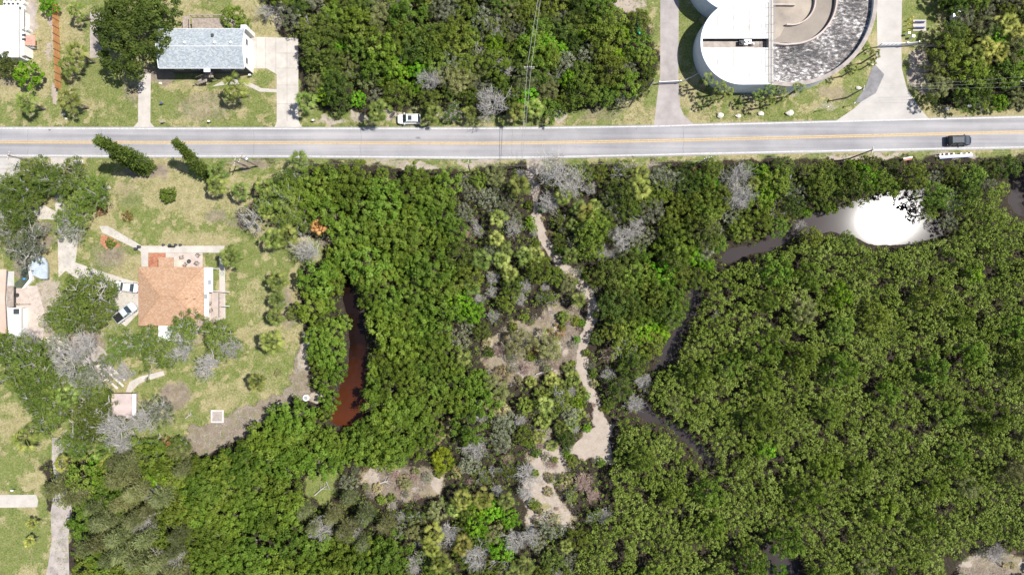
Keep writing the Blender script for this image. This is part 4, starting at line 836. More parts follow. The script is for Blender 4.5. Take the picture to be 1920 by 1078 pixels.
# white sandwich board by the left oaks, turquoise kayak, blue tarp
p = P2(150, 303); h = thing('folding_sign', 'white folding board on the verge above the left oaks', 'sign', (p[0], p[1], 0)); 
mb = MB(); mb.add([(p[0]-.8, p[1]-.35, 0), (p[0]+.6, p[1]-.35, 0), (p[0]+.6, p[1]-.05, .9), (p[0]-.8, p[1]-.05, .9), (p[0]+.6, p[1]+.3, 0), (p[0]-.8, p[1]+.3, 0)], [(0, 1, 2, 3), (3, 2, 4, 5), (0, 3, 5), (1, 4, 2)]); mb.build('panel', M['white'], h)
M['teal'] = mat('turquoise_plastic', (.02, .35, .25), .35, .15)
mb = MB(); K0 = P(1199, 65, .3); K1 = P(1196, 37, .3)
rings = []
for i in range(11):
    t = i/10; w = .36*math.sin(math.pi*min(1, .12+.88*t*1.0)*.86+.25)**.7 if 0 < i < 10 else .06; cx, cy = K0[0]+(K1[0]-K0[0])*t, K0[1]+(K1[1]-K0[1])*t
    rings.append([(cx-w, cy, .3), (cx-w*.6, cy, .05), (cx+w*.6, cy, .05), (cx+w, cy, .3), (cx+w*.5, cy, .42), (cx-w*.5, cy, .42)])
h = thing('kayak', 'slim turquoise green kayak lying at the thicket edge', 'kayak', (K0[0], K0[1], 0)); mb.loft(rings).build('hull', M['teal'], h)
c_ = ((K0[0]+K1[0])/2, (K0[1]+K1[1])/2); MB().tube([(c_[0]+.2*math.cos(q*.785), c_[1]+.42*math.sin(q*.785), .44) for q in range(9)], .05, 5, False).build('cockpit_rim', M['black'], h); MB().box(c_[0]-.15, c_[1]+.7, .42, c_[0]+.15, c_[1]+1.0, .46).build('hatch', M['black'], h)
p = P2(997, 990); tag(MB().tube([(p[0]-.3, p[1]-.4, .02), (p[0], p[1], .4), (p[0]+.2, p[1]+.4, .02)], [.12, .3, .1], 8).build('tarpaulin', mat('bright_blue_tarp', (.02, .22, .45), .5)), 'crumpled bright blue tarp beside the lower clearing', 'tarp')
p = P2(1303, 320, 1.5); tag(MB().box(p[0]-.35, p[1]+.1, 0, p[0]+.3, p[1]+.6, 1.6).box(p[0]-.3, p[1]-.9, 0, p[0]+.5, p[1], 1.3).build('utility_cabinet', mat('rusty_red_box', (.35, .12, .08), .7)), 'rusty red and white box among the trees south of the road', 'cabinet')
p = P2(95, 420, .3)
for i, (x, y, lb) in enumerate(((1158, 610, 'left'), (1330+0, 432+30, 'x'))):
    if lb == 'left': pass
# ---------------------------------------------------------------- foliage builders
L = {}
L['mangrove'] = leafmat('mangrove_leaves', (.05, .075, .012), (.125, .175, .026), (.21, .265, .06), hue=.014)
L['mangrove_e'] = leafmat('fine_mangrove_leaves', (.09, .12, .022), (.195, .25, .048), (.33, .39, .115))
L['broad'] = leafmat('broad_green_leaves', (.055, .078, .014), (.13, .172, .03), (.24, .27, .065), hue=.022)
L['bright'] = leafmat('bright_green_leaves', (.07, .13, .012), (.15, .27, .025), (.26, .38, .05))
L['dark'] = leafmat('dark_green_leaves', (.035, .052, .012), (.088, .118, .024), (.165, .195, .05), hue=.015)
L['grey'] = leafmat('grey_green_leaves', (.085, .095, .055), (.18, .19, .12), (.31, .31, .22), trans=.2)
L['olive'] = leafmat('olive_needles', (.075, .08, .03), (.17, .18, .07), (.32, .32, .15), trans=.25)
L['yellow'] = leafmat('yellow_green_leaves', (.14, .17, .02), (.28, .30, .03), (.42, .40, .06))
L['oak'] = leafmat('oak_leaves', (.055, .078, .016), (.13, .172, .035), (.24, .275, .075), hue=.012)
L['palm'] = leafmat('palm_fronds', (.06, .085, .018), (.15, .18, .045), (.34, .35, .11), trans=.2)
L['goldpalm'] = leafmat('golden_palm_fronds', (.08, .095, .02), (.19, .20, .045), (.40, .37, .12), trans=.2)
L['deadpalm'] = leafmat('orange_dead_fronds', (.30, .16, .06), (.55, .32, .13), (.75, .52, .28), trans=.15)
L['rust'] = leafmat('rusty_leaves', (.12, .06, .03), (.25, .12, .06), (.40, .24, .12))
L['straw'] = leafmat('dry_brush', (.16, .13, .07), (.30, .25, .13), (.45, .40, .24), trans=.15)

def leaf_quads(c, d, size, rng, asp=.6, jit=.7, tb=None):
    n = len(c); nn = d+rng.normal(0, jit, (n, 3)); nn /= np.linalg.norm(nn, axis=1)[:, None]+1e-9
    r = rng.normal(0, 1, (n, 3)); u = np.cross(nn, r); u /= np.linalg.norm(u, axis=1)[:, None]+1e-9; w = np.cross(nn, u)
    s = (size*rng.uniform(.7, 1.3, n))[:, None]
    V = np.stack([c-u*s, c+w*s*asp, c+u*s, c-w*s*asp], 1).reshape(-1, 3)
    F = np.arange(4*n).reshape(n, 4)
    return V, F
def clumps(cc, rad, nl, size, rng, asp=.6, jit=.55, flat=.75, up=-.15, tint=None, squash=None):
    """a rounded tuft of nl leaves round every centre in cc"""
    m = len(cc); d = rng.normal(0, 1, (m*nl, 3)); d /= np.linalg.norm(d, axis=1)[:, None]
    d[:, 2] = np.where(d[:, 2] < up, -d[:, 2], d[:, 2])
    rr = np.repeat(np.broadcast_to(rad, m), nl)*rng.uniform(.45, 1.05, m*nl)
    c = np.repeat(cc, nl, 0)+d*rr[:, None]*np.array([1, 1, flat])
    V, F = leaf_quads(c, d+np.array([0, 0, .45]), size, rng, asp, jit)
    t0 = rng.uniform(0, 1, m) if tint is None else tint
    t = np.clip(np.repeat(t0, nl)*.6+rng.uniform(0, .4, m*nl), 0, 1)
    return V, F, t
def crown_mesh(name, m, Rr, h0, vh, cr, nl, leaf, seed, k=1.0, rag=.25, asp=.6, inner=.3, flat=.75):
    rng = np.random.default_rng(seed)
    n = int(k*2.6*(Rr/cr)**2)
    i = np.arange(n); z = 1-(i+.5)/n*1.25; z = z+rng.normal(0, .05, n); z = np.clip(z, -.35, 1)
    a = i*2.39996+rng.normal(0, .25, n); q = np.sqrt(1-z*z)
    dx, dy = np.cos(a), np.sin(a)
    lob = 1+rag*(fbm(dx*1.3+seed*3.1, dy*1.3+seed, seed, 3)*2-1)+rng.normal(0, .09, n)
    c = np.stack([dx*q*Rr*lob, dy*q*Rr*lob, h0+z*vh*(1+rng.normal(0, .14, n))], 1)
    ni = int(n*inner); j = rng.integers(0, n, ni); ci = c[j].copy(); s = rng.uniform(.3, .8, ni)[:, None]
    ci = ci*s+np.array([0, 0, h0])*(1-s)
    c = np.concatenate([c, ci]); rad = cr*rng.uniform(.6, 1.15, len(c))
    V, F, t = clumps(c, rad, nl, leaf, rng, asp, flat=flat)
    return np_mesh(name, V, F, m, t)
def branchy(mb, seed, h, r0, levels, spread, first=.35, lenf=.62, tips=None, sides=(6, 4, 3, 3, 3), lean=(0, 0), up=.35, start=0):
    """forking limbs; collects twig ends in tips"""
    rng = random.Random(seed)
    def grow(p, d, ln, r, lv):
        pts = [p]; q = Vector(p); dd = Vector(d); nseg = 3 if lv < 2 else 2
        for s in range(nseg):
            dd = (dd+Vector((rng.gauss(0, .2), rng.gauss(0, .2), rng.gauss(0, .12)))).normalized(); q = q+dd*ln/nseg; pts.append(tuple(q))
        mb.tube(pts, [r*(1-.55*i/nseg) for i in range(nseg+1)], sides[min(lv, 4)], cap=False)
        if lv >= levels:
            if tips is not None: tips.append(tuple(q))
            return
        nk = spread[lv]
        for i in range(nk):
            t = rng.uniform(.35, 1) if i else 1.0
            idx = t*nseg; i0 = min(int(idx), nseg-1); a = Vector(pts[i0]).lerp(Vector(pts[i0+1]), idx-i0)
            az = rng.uniform(0, 6.283) if lv else 6.283*i/nk+rng.uniform(-.4, .4)
            side = Vector((math.cos(az), math.sin(az), up*rng.uniform(.2, 1.6)))
            nd = (dd*(.55 if lv else .25)+side*.8).normalized()
            if lv and nd.z < -.1: nd.z *= -.5
            grow(tuple(a), nd, ln*lenf*rng.uniform(.75, 1.25), max(r*.52, .016), lv+1)
    grow((0, 0, start), (lean[0], lean[1], 1), h*first, r0, 0)
def trunk_mesh(name, h, r, m, seed, limbs=5, reach=1.5):
    mb = MB(); rng = random.Random(seed)
    p = [(0, 0, -.2)]+[(rng.gauss(0, .06)*i, rng.gauss(0, .06)*i, h*i/4) for i in range(1, 5)]
    mb.tube(p, [r*1.3, r, r*.85, r*.65, r*.35], 7)
    for i in range(limbs):
        a = 6.283*i/limbs+rng.uniform(-.4, .4); z = h*rng.uniform(.35, .75); l = reach*rng.uniform(.6, 1.1)
        mb.tube([(0, 0, z), (math.cos(a)*l*.5, math.sin(a)*l*.5, z+l*.35), (math.cos(a)*l, math.sin(a)*l, z+l*.8)], [r*.45, r*.3, r*.12], 5, cap=False)
    return mb.mesh(name, m)

KEEP = []            # hand placed plants keep room round themselves
def zone(x, y):
    if y < 230 and x < 1500:
        return ['behind the large concrete driveway', 'above the parked white car', 'left of the overhead line', 'right of the overhead line', 'beside the narrow side road'][int(np.clip((x-560)//135, 0, 4))]+(' at the top edge' if y < 70 else ' north of the road' if y < 150 else ' close to the north verge')
    if y < 230: return 'right of the entrance drive'+(' at the top edge' if y < 70 else ' above the wires' if y < 150 else ' under the wires')
    if x < 700 and y > 500 and y < 800: return ('on the strip left of the rusty pond' if x < 650 else 'on the right bank of the rusty pond')+(', upper end' if y < 600 else ', middle' if y < 700 else ', lower end')
    row = 'just south of the road' if y < 400 else 'level with the tiled house' if y < 560 else 'level with the rusty pond' if y < 720 else 'level with the sandy clearing' if y < 870 else 'near the bottom edge'
    col = 'left of the pine grove edge' if x < 340 else 'in the lower left wood' if x < 560 and y > 780 else 'above the rusty pond' if x < 720 and y < 520 else 'in the middle wood' if x < 860 else 'left of the sandy path' if x < 1010+.09*(y-300) else 'right of the sandy path' if x < 1180 else 'beside the winding creek' if x < 1400 else 'above the bright creek pool' if x < 1620 else 'around the bright creek pool'
    if col == 'in the lower left wood':
        return ('beside the pine grove' if x < 430 else 'below the mud bank' if y < 900 else 'left of the small green clearing' if x < 500 and y < 960 else 'under the grey wispy pines' if x > 500 else 'right of the pine grove')+(', near the bottom edge' if y > 1000 else ', level with the green clearing' if y > 900 else ', level with the sandy clearing')
    if col == 'in the middle wood':
        col = 'just right of the rusty pond' if x < 760 and y < 830 else 'below the rusty pond' if x < 760 and y < 900 else 'in the middle wood'
    return col+', '+row
def sized(s): return 'large' if s > 1.0 else 'medium sized' if s > .84 else 'small'
PROTO = {}
def proto(kind, variants): PROTO[kind] = variants       # list of (crown mesh, trunk mesh)
cnt = {}
def plant(kind, name, x, y, s=1, rot=None, label=None, cat='tree', group=None, v=None, rng=random):
    vs = PROTO[kind]; cnt[kind] = cnt.get(kind, -1)+1
    cm, tm = vs[(cnt[kind] if v is None else v) % len(vs)]
    t = thing(name, label, cat, (x, y, 0), rng.uniform(0, 6.28) if rot is None else rot, group, s)
    for nm, me in (('trunk', tm), ('crown', cm)):
        if me is None: continue
        o = bpy.data.objects.new(nm, me); COL.objects.link(o); o.parent = t
    return t
# generic crowns: R 2.4
def family(key, m, n, Rr, h, vh, cr, nl, leaf, **kw):
    proto(key, [(crown_mesh(key+'_crown', m, Rr, h, vh, cr, nl, leaf, 100+i*7+len(key)*31, **kw), trunk_mesh(key+'_trunk', h+.3*vh, .11*Rr**.5, M['bark'], i, 6, Rr*.6)) for i in range(n)])
family('mangrove', L['mangrove'], 5, 2.35, 3.4, 1.9, .66, 60, .17, rag=.3, k=.72, flat=.85)
family('broad', L['broad'], 4, 2.3, 3.2, 2.0, .5, 34, .14, rag=.4, k=.9)
family('bright', L['bright'], 2, 1.8, 2.2, 1.6, .42, 34, .14, rag=.45, k=.9)
family('dark', L['dark'], 3, 2.3, 3.2, 2.1, .55, 40, .14, rag=.35, k=.9)
family('grey', L['grey'], 3, 1.9, 2.4, 1.6, .45, 30, .12, rag=.45, k=.8, asp=.4)
family('shrub', L['broad'], 3, 1.0, .7, .9, .32, 26, .12, rag=.4)
family('yellowbush', L['yellow'], 1, 1.6, .9, 1.3, .4, 50, .12, rag=.3, asp=.35)
family('rustbush', L['rust'], 2, 1.5, .8, 1.2, .4, 30, .13, rag=.5, asp=.4, k=.7)
family('strawbush', L['straw'], 2, 1.7, .9, 1.1, .42, 60, .16, rag=.5, asp=.2, k=.8)
family('olivebush', L['olive'], 2, 2.1, 2.6, 1.8, .5, 70, .17, rag=.45, asp=.2, k=.8)
family('bigdark', L['dark'], 1, 5.6, 5.0, 4.4, 1.05, 95, .19, rag=.22, k=1.15, flat=.9)
family('hedge', L['broad'], 2, 1.9, 1.6, 1.6, .4, 40, .12, rag=.3)
# palms
def palm_mesh(name, m, seed, nf=22, size=1.0, h=4.6, droop=.5):
    rng = np.random.default_rng(seed); V = []; T = []
    for i in range(nf):
        az = i*2.39996+rng.normal(0, .15); el = R(78-95*(i/nf)**.9)+rng.normal(0, .1)
        d = np.array([math.cos(az)*math.cos(el), math.sin(az)*math.cos(el), math.sin(el)])
        side = np.array([-math.sin(az), math.cos(az), 0]); upv = np.cross(d, side)*-1
        if upv[2] < 0: upv = -upv
        L0 = size*rng.uniform(.6, 1.15); b = np.array([0, 0, h])+d*L0-np.array([0, 0, .12*(L0**2)])
        V += [np.array([0, 0, h])+side*.03, np.array([0, 0, h])-side*.03, b-side*.02, b+side*.02]; T.append(.5)
        t = rng.uniform(0, 1); d2 = d*1.0-np.array([0, 0, droop*.6]); d2 /= np.linalg.norm(d2)
        ns = 11
        for j in range(ns):
            a = (j/(ns-1)-.5)*2*R(72); ll = size*.8*(1-.35*abs(a)/R(72))*rng.uniform(.85, 1.15)
            e = d2*math.cos(a)+side*math.sin(a); tip = b+e*ll-np.array([0, 0, droop*.45*ll]); w = np.cross(e, upv); w /= np.linalg.norm(w)+1e-9
            mid = b+e*ll*.55+upv*.05*size; wd_ = .05*size
            V += [b, mid+w*wd_, tip, mid-w*wd_]; T.append(np.clip(t*.5+rng.uniform(0, .5), 0, 1))
    V = np.array(V); F = np.arange(len(V)).reshape(-1, 4)
    return np_mesh(name, V, F, m, np.array(T))
def ptrunk(name, h, seed):
    mb = MB(); n = 14
    mb.tube([(0, 0, -.2)]+[(0, 0, h*i/n) for i in range(1, n+1)], [.24]+[.16+.03*(i % 2) for i in range(n)], 8)
    return mb.mesh(name, M['bark'])
for key, m, h, sz in (('palm', L['palm'], 4.6, 1.25), ('goldpalm', L['goldpalm'], 4.4, 1.2), ('lowpalm', L['palm'], 1.3, 1.2), ('deadpalm', L['deadpalm'], 3.6, 1.05), ('thinpalm', L['palm'], 5.4, .85)):
    proto(key, [(palm_mesh(key+'_crown', m, 7*i+len(key), 21 if key != 'thinpalm' else 13, sz, h, .5+.2*i), ptrunk(key+'_trunk', h, i)) for i in range(3)])
# bare trees: one branching mesh each
def bare(key, n, h, r0, levels, spread, m, **kw):
    vs = []
    for i in range(n):
        mb = MB(); branchy(mb, 50+i*3+len(key), h, r0, levels, spread, **kw); vs.append((mb.mesh(key+'_branches', m), None))
    proto(key, vs)
bare('bare', 5, 5.0, .15, 4, (8, 6, 5, 3), M['deadwood'], first=.36, lenf=.7, up=.4, start=1.6)
bare('barebush', 3, 3.0, .1, 4, (10, 5, 4, 3), M['deadwood'], first=.3, lenf=.8, up=.35, start=.6)
bare('brownbush', 3, 2.6, .09, 4, (10, 5, 4, 3), M['brownwood'], first=.25, lenf=.85, up=.3)
bare('spider', 2, 7.5, .26, 4, (6, 4, 4, 3), M['greybark'], first=.4, lenf=.7, up=.35)
# oaks and half bare trees: clumps of leaves on the twig ends, grey limbs between them
def oak(key, n, m, wood, h, r0, spread, cr, nl, leaf, keep=.8, **kw):
    vs = []
    for i in range(n):
        mb = MB(); tips = []; branchy(mb, 11+i*5+len(key), h, r0, len(spread), spread, tips=tips, **kw)
        rng = np.random.default_rng(i+5); tp = np.array(tips); tp = tp[rng.uniform(0, 1, len(tp)) < keep]; tp[:, 2] += .05
        V, F, t = clumps(tp, cr*rng.uniform(.6, 1.2, len(tp)), nl, leaf, rng)
        vs.append((np_mesh(key+'_crown', V, F, m, t), mb.mesh(key+'_trunk', wood)))
    proto(key, vs)
oak('oak', 3, L['oak'], M['greybark'], 8.5, .38, (9, 6, 5), .66, 40, .13, keep=.85, first=.42, lenf=.72, up=.45)
oak('greyoak', 2, L['grey'], M['greybark'], 8, .3, (8, 5, 5), .5, 26, .12, keep=.6, first=.42, lenf=.72, up=.45)
oak('sparse', 3, L['broad'], M['greybark'], 5.2, .16, (8, 5, 4), .42, 22, .12, keep=.4, first=.42, lenf=.7, up=.4)
# she-oak pines: tall, wispy, long needles hanging on up-swept branches
def pine(key, n, m, h, rad, nb, needles, ln, flat_top=.3, asp=.12, wood=None, base=.12, nr=.35):
    vs = []
    for i in range(n):
        rng = np.random.default_rng(60+i); mb = MB(); mb.tube([(0, 0, -.2), (.1, 0, h*.5), (0, .1, h)], [.24, .16, .04], 6)
        C = []; D = []; T = []
        for b in range(nb):
            f = (b+.5)/nb; z = h*(base+(1-base)*f); a = b*2.39996; r = rad*(1-f*(1-flat_top))**.8*rng.uniform(.65, 1.15)
            e = np.array([math.cos(a)*r, math.sin(a)*r, r*.45]); p0 = np.array([0, 0, z])
            mb.tube([tuple(p0), tuple(p0+e*.6), tuple(p0+e)], [.05, .035, .012], 4, cap=False)
            u = rng.uniform(.3, 1.05, needles)[:, None]; C.append(p0+e*u+rng.normal(0, nr, (needles, 3))*[1, 1, .5]); D.append(np.tile(e/np.linalg.norm(e), (needles, 1))); T.append(np.full(needles, rng.uniform(0, 1)))
        C = np.concatenate(C); D = np.concatenate(D); T = np.concatenate(T)*.6+rng.uniform(0, .4, len(C))
        u = D+rng.normal(0, .45, D.shape); u /= np.linalg.norm(u, axis=1)[:, None]; w = np.cross(u, rng.normal(0, 1, u.shape)); w /= np.linalg.norm(w, axis=1)[:, None]
        s = ln*rng.uniform(.6, 1.3, len(C))[:, None]
        V = np.stack([C-u*s, C+w*s*asp, C+u*s, C-w*s*asp], 1).reshape(-1, 3)
        vs.append((np_mesh(key+'_crown', V, np.arange(len(V)).reshape(-1, 4), m, T), mb.mesh(key+'_trunk', wood or M['greybark'])))
    proto(key, vs)
pine('sheoak', 3, L['olive'], 11, 2.4, 60, 75, .38, nr=.38)
pine('greywisp', 2, L['olive'], 8, 2.2, 50, 55, .34, nr=.4)
pine('column', 2, L['dark'], 14, 1.25, 110, 80, .22, asp=.35, flat_top=.25, base=.03, nr=.22)

# ---------------------------------------------------------------- hand placed vegetation
pr = random.Random(21)
def at(kind, name, x, y, label, z=4.5, s=1, cat='tree', group=None, v=None, rot=None):
    s = s*(1.35 if kind in ('bare', 'barebush') else 1.1 if kind == 'brownbush' else 1); wx, wy = P2(x, y, z*s); KEEP.append((x, y, {'palm': 20, 'goldpalm': 20, 'lowpalm': 14, 'bare': 17, 'barebush': 18, 'brownbush': 24, 'spider': 25, 'thinpalm': 8}.get(kind, 24)*s)); return plant(kind, name, wx, wy, s, rot, label, cat, group, v, pr)
for x, y, s, lb in [(50, 192, 1.1, 'sabal palm near the road on the far left lawn'), (131, 188, 1.2, 'sabal palm beside the lower end of the orange fence'), (127, 124, 1.0, 'sabal palm halfway along the orange fence, lower of a pair'),
    (146, 100, 1.15, 'sabal palm halfway along the orange fence, upper of a pair'), (143, 20, .95, 'sabal palm at the top end of the orange fence'), (441, 163, 1.35, 'large sabal palm in front of the grey roofed house'), (574, 190, 1.1, 'sabal palm just right of the large concrete driveway'),
    (710, 209, 1.2, 'round sabal palm left of the parked white car'), (813, 213, .95, 'sabal palm right of the parked white car'), (881, 212, .8, 'small sabal palm left of the bare grey tree by the road'), (969, 207, 1.0, 'sabal palm left of the overhead line above the road'), (1002, 202, 1.0, 'sabal palm right of the overhead line above the road'),
    (561, 301, 1.05, 'sabal palm at the south edge of the road above the wood'), (407, 322, 1.1, 'upper sabal palm on the lawn beside the narrow leaning conifer'), (407, 348, 1.1, 'lower sabal palm on the lawn beside the narrow leaning conifer'), (451, 358, 1.0, 'sabal palm on the lawn below the utility poles'),
    (493, 349, 1.0, 'sabal palm at the wood edge right of the utility poles'), (514, 448, 1.2, 'left palm of the wide green clump beside the bare lawn tree'), (538, 442, 1.15, 'right palm of the wide green clump beside the bare lawn tree'), (434, 482, 1.2, 'sabal palm at the upper right corner of the patio walk'),
    (521, 527, 1.1, 'topmost palm of the row along the east lawn'), (520, 562, .9, 'second palm of the row along the east lawn'), (517, 591, .95, 'third palm of the row along the east lawn'), (511, 640, 1.3, 'large lowest palm of the row along the east lawn'), (482, 716, 1.0, 'lone round palm on the lower lawn'),
    (49, 820, 1.4, 'big palm on the lower left lawn with shadow to its right'), (128, 742, 1.2, 'star shaped palm under the oaks at left'), (195, 848, 1.0, 'palm above the golden palms at the top of the pine grove')]:
    at('palm', 'palm_tree', x, y, lb, s=s, cat='palm')
for x, y, s, lb in [(118, 868, .95, 'golden palm beside the pale dirt track'), (202, 868, 1.0, 'golden palm at the top of the pine grove'), (1199, 352, 1.25, 'large yellow palm below the road east of the dead trees'), (1202, 325, .95, 'smaller palm just above the large yellow palm'), (1099, 402, 1.1, 'golden palm right of the path beside dead branches'),
    (867, 938, 1.1, 'left golden palm in the bright green shrubs at the bottom'), (905, 936, 1.1, 'right golden palm in the bright green shrubs at the bottom'), (812, 1000, 1.15, 'upper golden palm of the bottom cluster'), (806, 1026, 1.05, 'middle golden palm of the bottom cluster'), (826, 1054, 1.1, 'lowest golden palm of the bottom cluster'), (868, 1022, 1.1, 'golden palm between two bare grey trees at the bottom')]:
    at('goldpalm', 'palm_tree', x, y, lb, s=s, cat='palm')
at('deadpalm', 'dead_palm', 596, 424, 'palm with dry orange fronds at the edge of the wood', s=.95, cat='palm', z=3.6)
for x, y, s in [(975, 347, 1.15), (1057, 366, 1.0), (1085, 390, .9), (935, 408, .95), (902, 488, 1.1), (940, 487, .9), (984, 480, .95), (1004, 478, .9), (955, 513, .9), (1070, 480, .9), (885, 540, .9), (1085, 562, .8), (1413, 343, .8), (949, 940, .9), (985, 1062, 1.0), (962, 1076, .95), (1075, 420, .8), (1115, 385, .7), (850, 545, .8), (1165, 530, .7), (1180, 600, .7)]:
    at('palm', 'palm_tree', x, y, 'sabal palm crown '+zone(x, y), s=s, cat='palm', group='palms in the thicket near the path')
for x, y, s in [(1850, 88, 1.1), (1872, 100, 1.0), (1828, 104, 1.0), (1845, 112, .9), (1888, 44, 1.1), (1904, 58, 1.0), (1880, 90, .9)]:
    at('goldpalm', 'palm_tree', x, y, 'yellow green palm in the wood right of the entrance drive', s=s, cat='palm', group='palms right of the entrance drive')
for x, y, s in [(1075, 708, .9), (1090, 735, .8), (1035, 712, .9), (1065, 750, .9), (1040, 770, .8), (1060, 725, .8), (1015, 735, .8), (1085, 775, .8), (1020, 790, .9), (1050, 800, .8), (1000, 760, .8), (1065, 690, .7), (1072, 795, .8), (1010, 820, .8), (1045, 735, .7), (1035, 835, .7), (995, 715, .7)]:
    at('lowpalm', 'palmetto', x, y, 'low palmetto in the patch west of the path clearing', z=1.3, s=s, cat='palmetto', group='palmettos west of the path clearing')
for x, y, s in [(1328, 149, 1), (1350, 163, 1), (1367, 172, .9), (1342, 187, .8), (1422, 178, .9), (1444, 167, 1), (1446, 189, .9), (1463, 170, .9), (1471, 183, .8), (1497, 166, 1), (1640, 103, .9), (1626, 92, .8), (1600, 130, .8), (1634, 118, .7)]:
    at('thinpalm', 'palm_tree', x, y, 'slender young palm at the foot of the round tank', z=5.4, s=s, cat='palm', group='slender palms round the tank')
for x, y, lb in [(60, 982, 'upper of two small palms on the bottom left lawn'), (55, 1015, 'lower of two small palms on the bottom left lawn')]:
    at('goldpalm', 'palm_tree', x, y, lb, z=4.4, s=.6, cat='palm')
# trees of the gardens
at('bigdark', 'evergreen_tree', 247, 64, 'huge dense dark evergreen left of the grey roofed house', z=6, s=1.12)
at('dark', 'evergreen_tree', 225, 18, 'dark evergreen at the top edge behind the huge one', z=5, s=1.5, v=0)
at('dark', 'evergreen_tree', 290, 12, 'dark evergreen at the top edge left of the back deck', z=5, s=1.4, v=1)
at('broad', 'garden_tree', 436, 30, 'rounded green tree behind the back deck', z=4, s=.95)
at('broad', 'garden_tree', 455, 45, 'small green tree at the back corner of the grey roofed house', z=4, s=.6)
at('dark', 'garden_tree', 10, 120, 'dark tree below the white roofed building', z=4, s=.9)
at('bright', 'garden_tree', 43, 134, 'round green tree right of the dark one on the far left lawn', z=3.5, s=1.3)
at('bright', 'garden_tree', 88, 8, 'green tree at the top edge near the orange fence', z=3.5, s=.8)
lean = lambda t, dg: setattr(t, 'rotation_euler', (R(-dg), 0, 0))
lean(at('column', 'conifer', 284, 316, 'tall narrow conifer leaning over the road, left of two', z=0, s=1.2, v=0), 6)
lean(at('column', 'conifer', 272, 322, 'shorter narrow conifer just below the one leaning over the road', z=0, s=.75, v=1), 5)
lean(at('column', 'conifer', 392, 332, 'narrow conifer on the lawn, right of two', z=0, s=.95, v=1), 17)
at('shrub', 'lawn_shrub', 312, 366, 'small dark green shrub alone in the upper lawn', z=1.2, s=1.4, cat='shrub')
at('shrub', 'lawn_shrub', 206, 457, 'small round shrub in the brick edged bed', z=1.2, s=.8, cat='shrub')
for x, y, s, lb in [(110, 330, 1.0, 'spreading oak over the left drive, upper one'), (175, 345, .95, 'spreading oak at the left edge of the upper lawn'), (140, 400, .8, 'oak between the concrete drive and the upper lawn'), (85, 345, .8, 'oak over the pale slab left of the drive'), (20, 340, 1.0, 'dark oak at the left edge under the road'), (20, 395, .9, 'dark oak at the left edge above the bare limbs'),
    (150, 560, 1.25, 'huge spreading oak covering the parked cars'), (190, 585, .9, 'oak crown right beside the two white cars'), (105, 590, .9, 'oak crown left of the huge oak above the paving'), (40, 670, 1.2, 'oak at the lower left beside the bare branches'), (25, 725, 1.1, 'oak at the left edge above the bottom lawn'), (95, 725, .9, 'oak right of the left edge oak above the bottom lawn'), (345, 625, .95, 'oak overhanging the lower right corner of the orange roof'), (395, 640, .95, 'half bare oak right of the orange roofed house'), (305, 665, .85, 'oak south of the white flat roof'), (262, 640, .75, 'oak at the lower left corner of the orange roof'), (100, 780, 1.0, 'oak north of the palms and the dirt track'), (160, 790, 1.05, 'dark oak left of the small shed'), (520, 375, .95, 'oak at the wood edge above the green palm clump'), (555, 390, .9, 'oak at the wood edge above the orange dead palm'), (540, 340, .85, 'oak at the wood edge near the road palm'),
    (60, 325, .8, 'oak beside the light drive just below the road'), (55, 375, .75, 'oak over the light drive near the pale slab'), (15, 430, .85, 'dark oak behind the bare white limbs at the left edge'), (70, 700, .9, 'oak in the lower left cluster, centre'), (130, 715, .8, 'oak above the star shaped palm'), (175, 752, .8, 'oak between the star shaped palm and the small shed'), (65, 755, .8, 'oak directly above the big palm of the lower left lawn'), (5, 640, .8, 'oak at the left edge below the brown roof'), (130, 835, .8, 'oak at the top of the dirt track'), (225, 830, .8, 'dark oak below the small shed'), (330, 830, .6, 'oak at the left end of the mud bank'), (270, 850, .8, 'oak at the top right of the pine grove'), (215, 655, .6, 'oak left of the white flat annex')]:
    at('oak', 'oak_tree', x, y, lb, z=6, s=s*.88, cat='oak')
for x, y, s, lb in [(40, 470, .95, 'grey leaved oak over the neighbour yard at left'), (15, 440, .8, 'grey oak at the left edge below the bare limbs'), (160, 700, .95, 'grey leaved tree over the fallen planks'), (60, 430, .5, 'small grey tree under the bare white limbs'), (290, 770, .75, 'grey leaved tree beside the small shed'), (95, 660, .8, 'grey leaved tree by the brown shed roof'), (130, 430, .6, 'grey leaved tree over the drive by the bed')]:
    at('greyoak', 'grey_leaved_tree', x, y, lb, z=6, s=s, cat='tree')
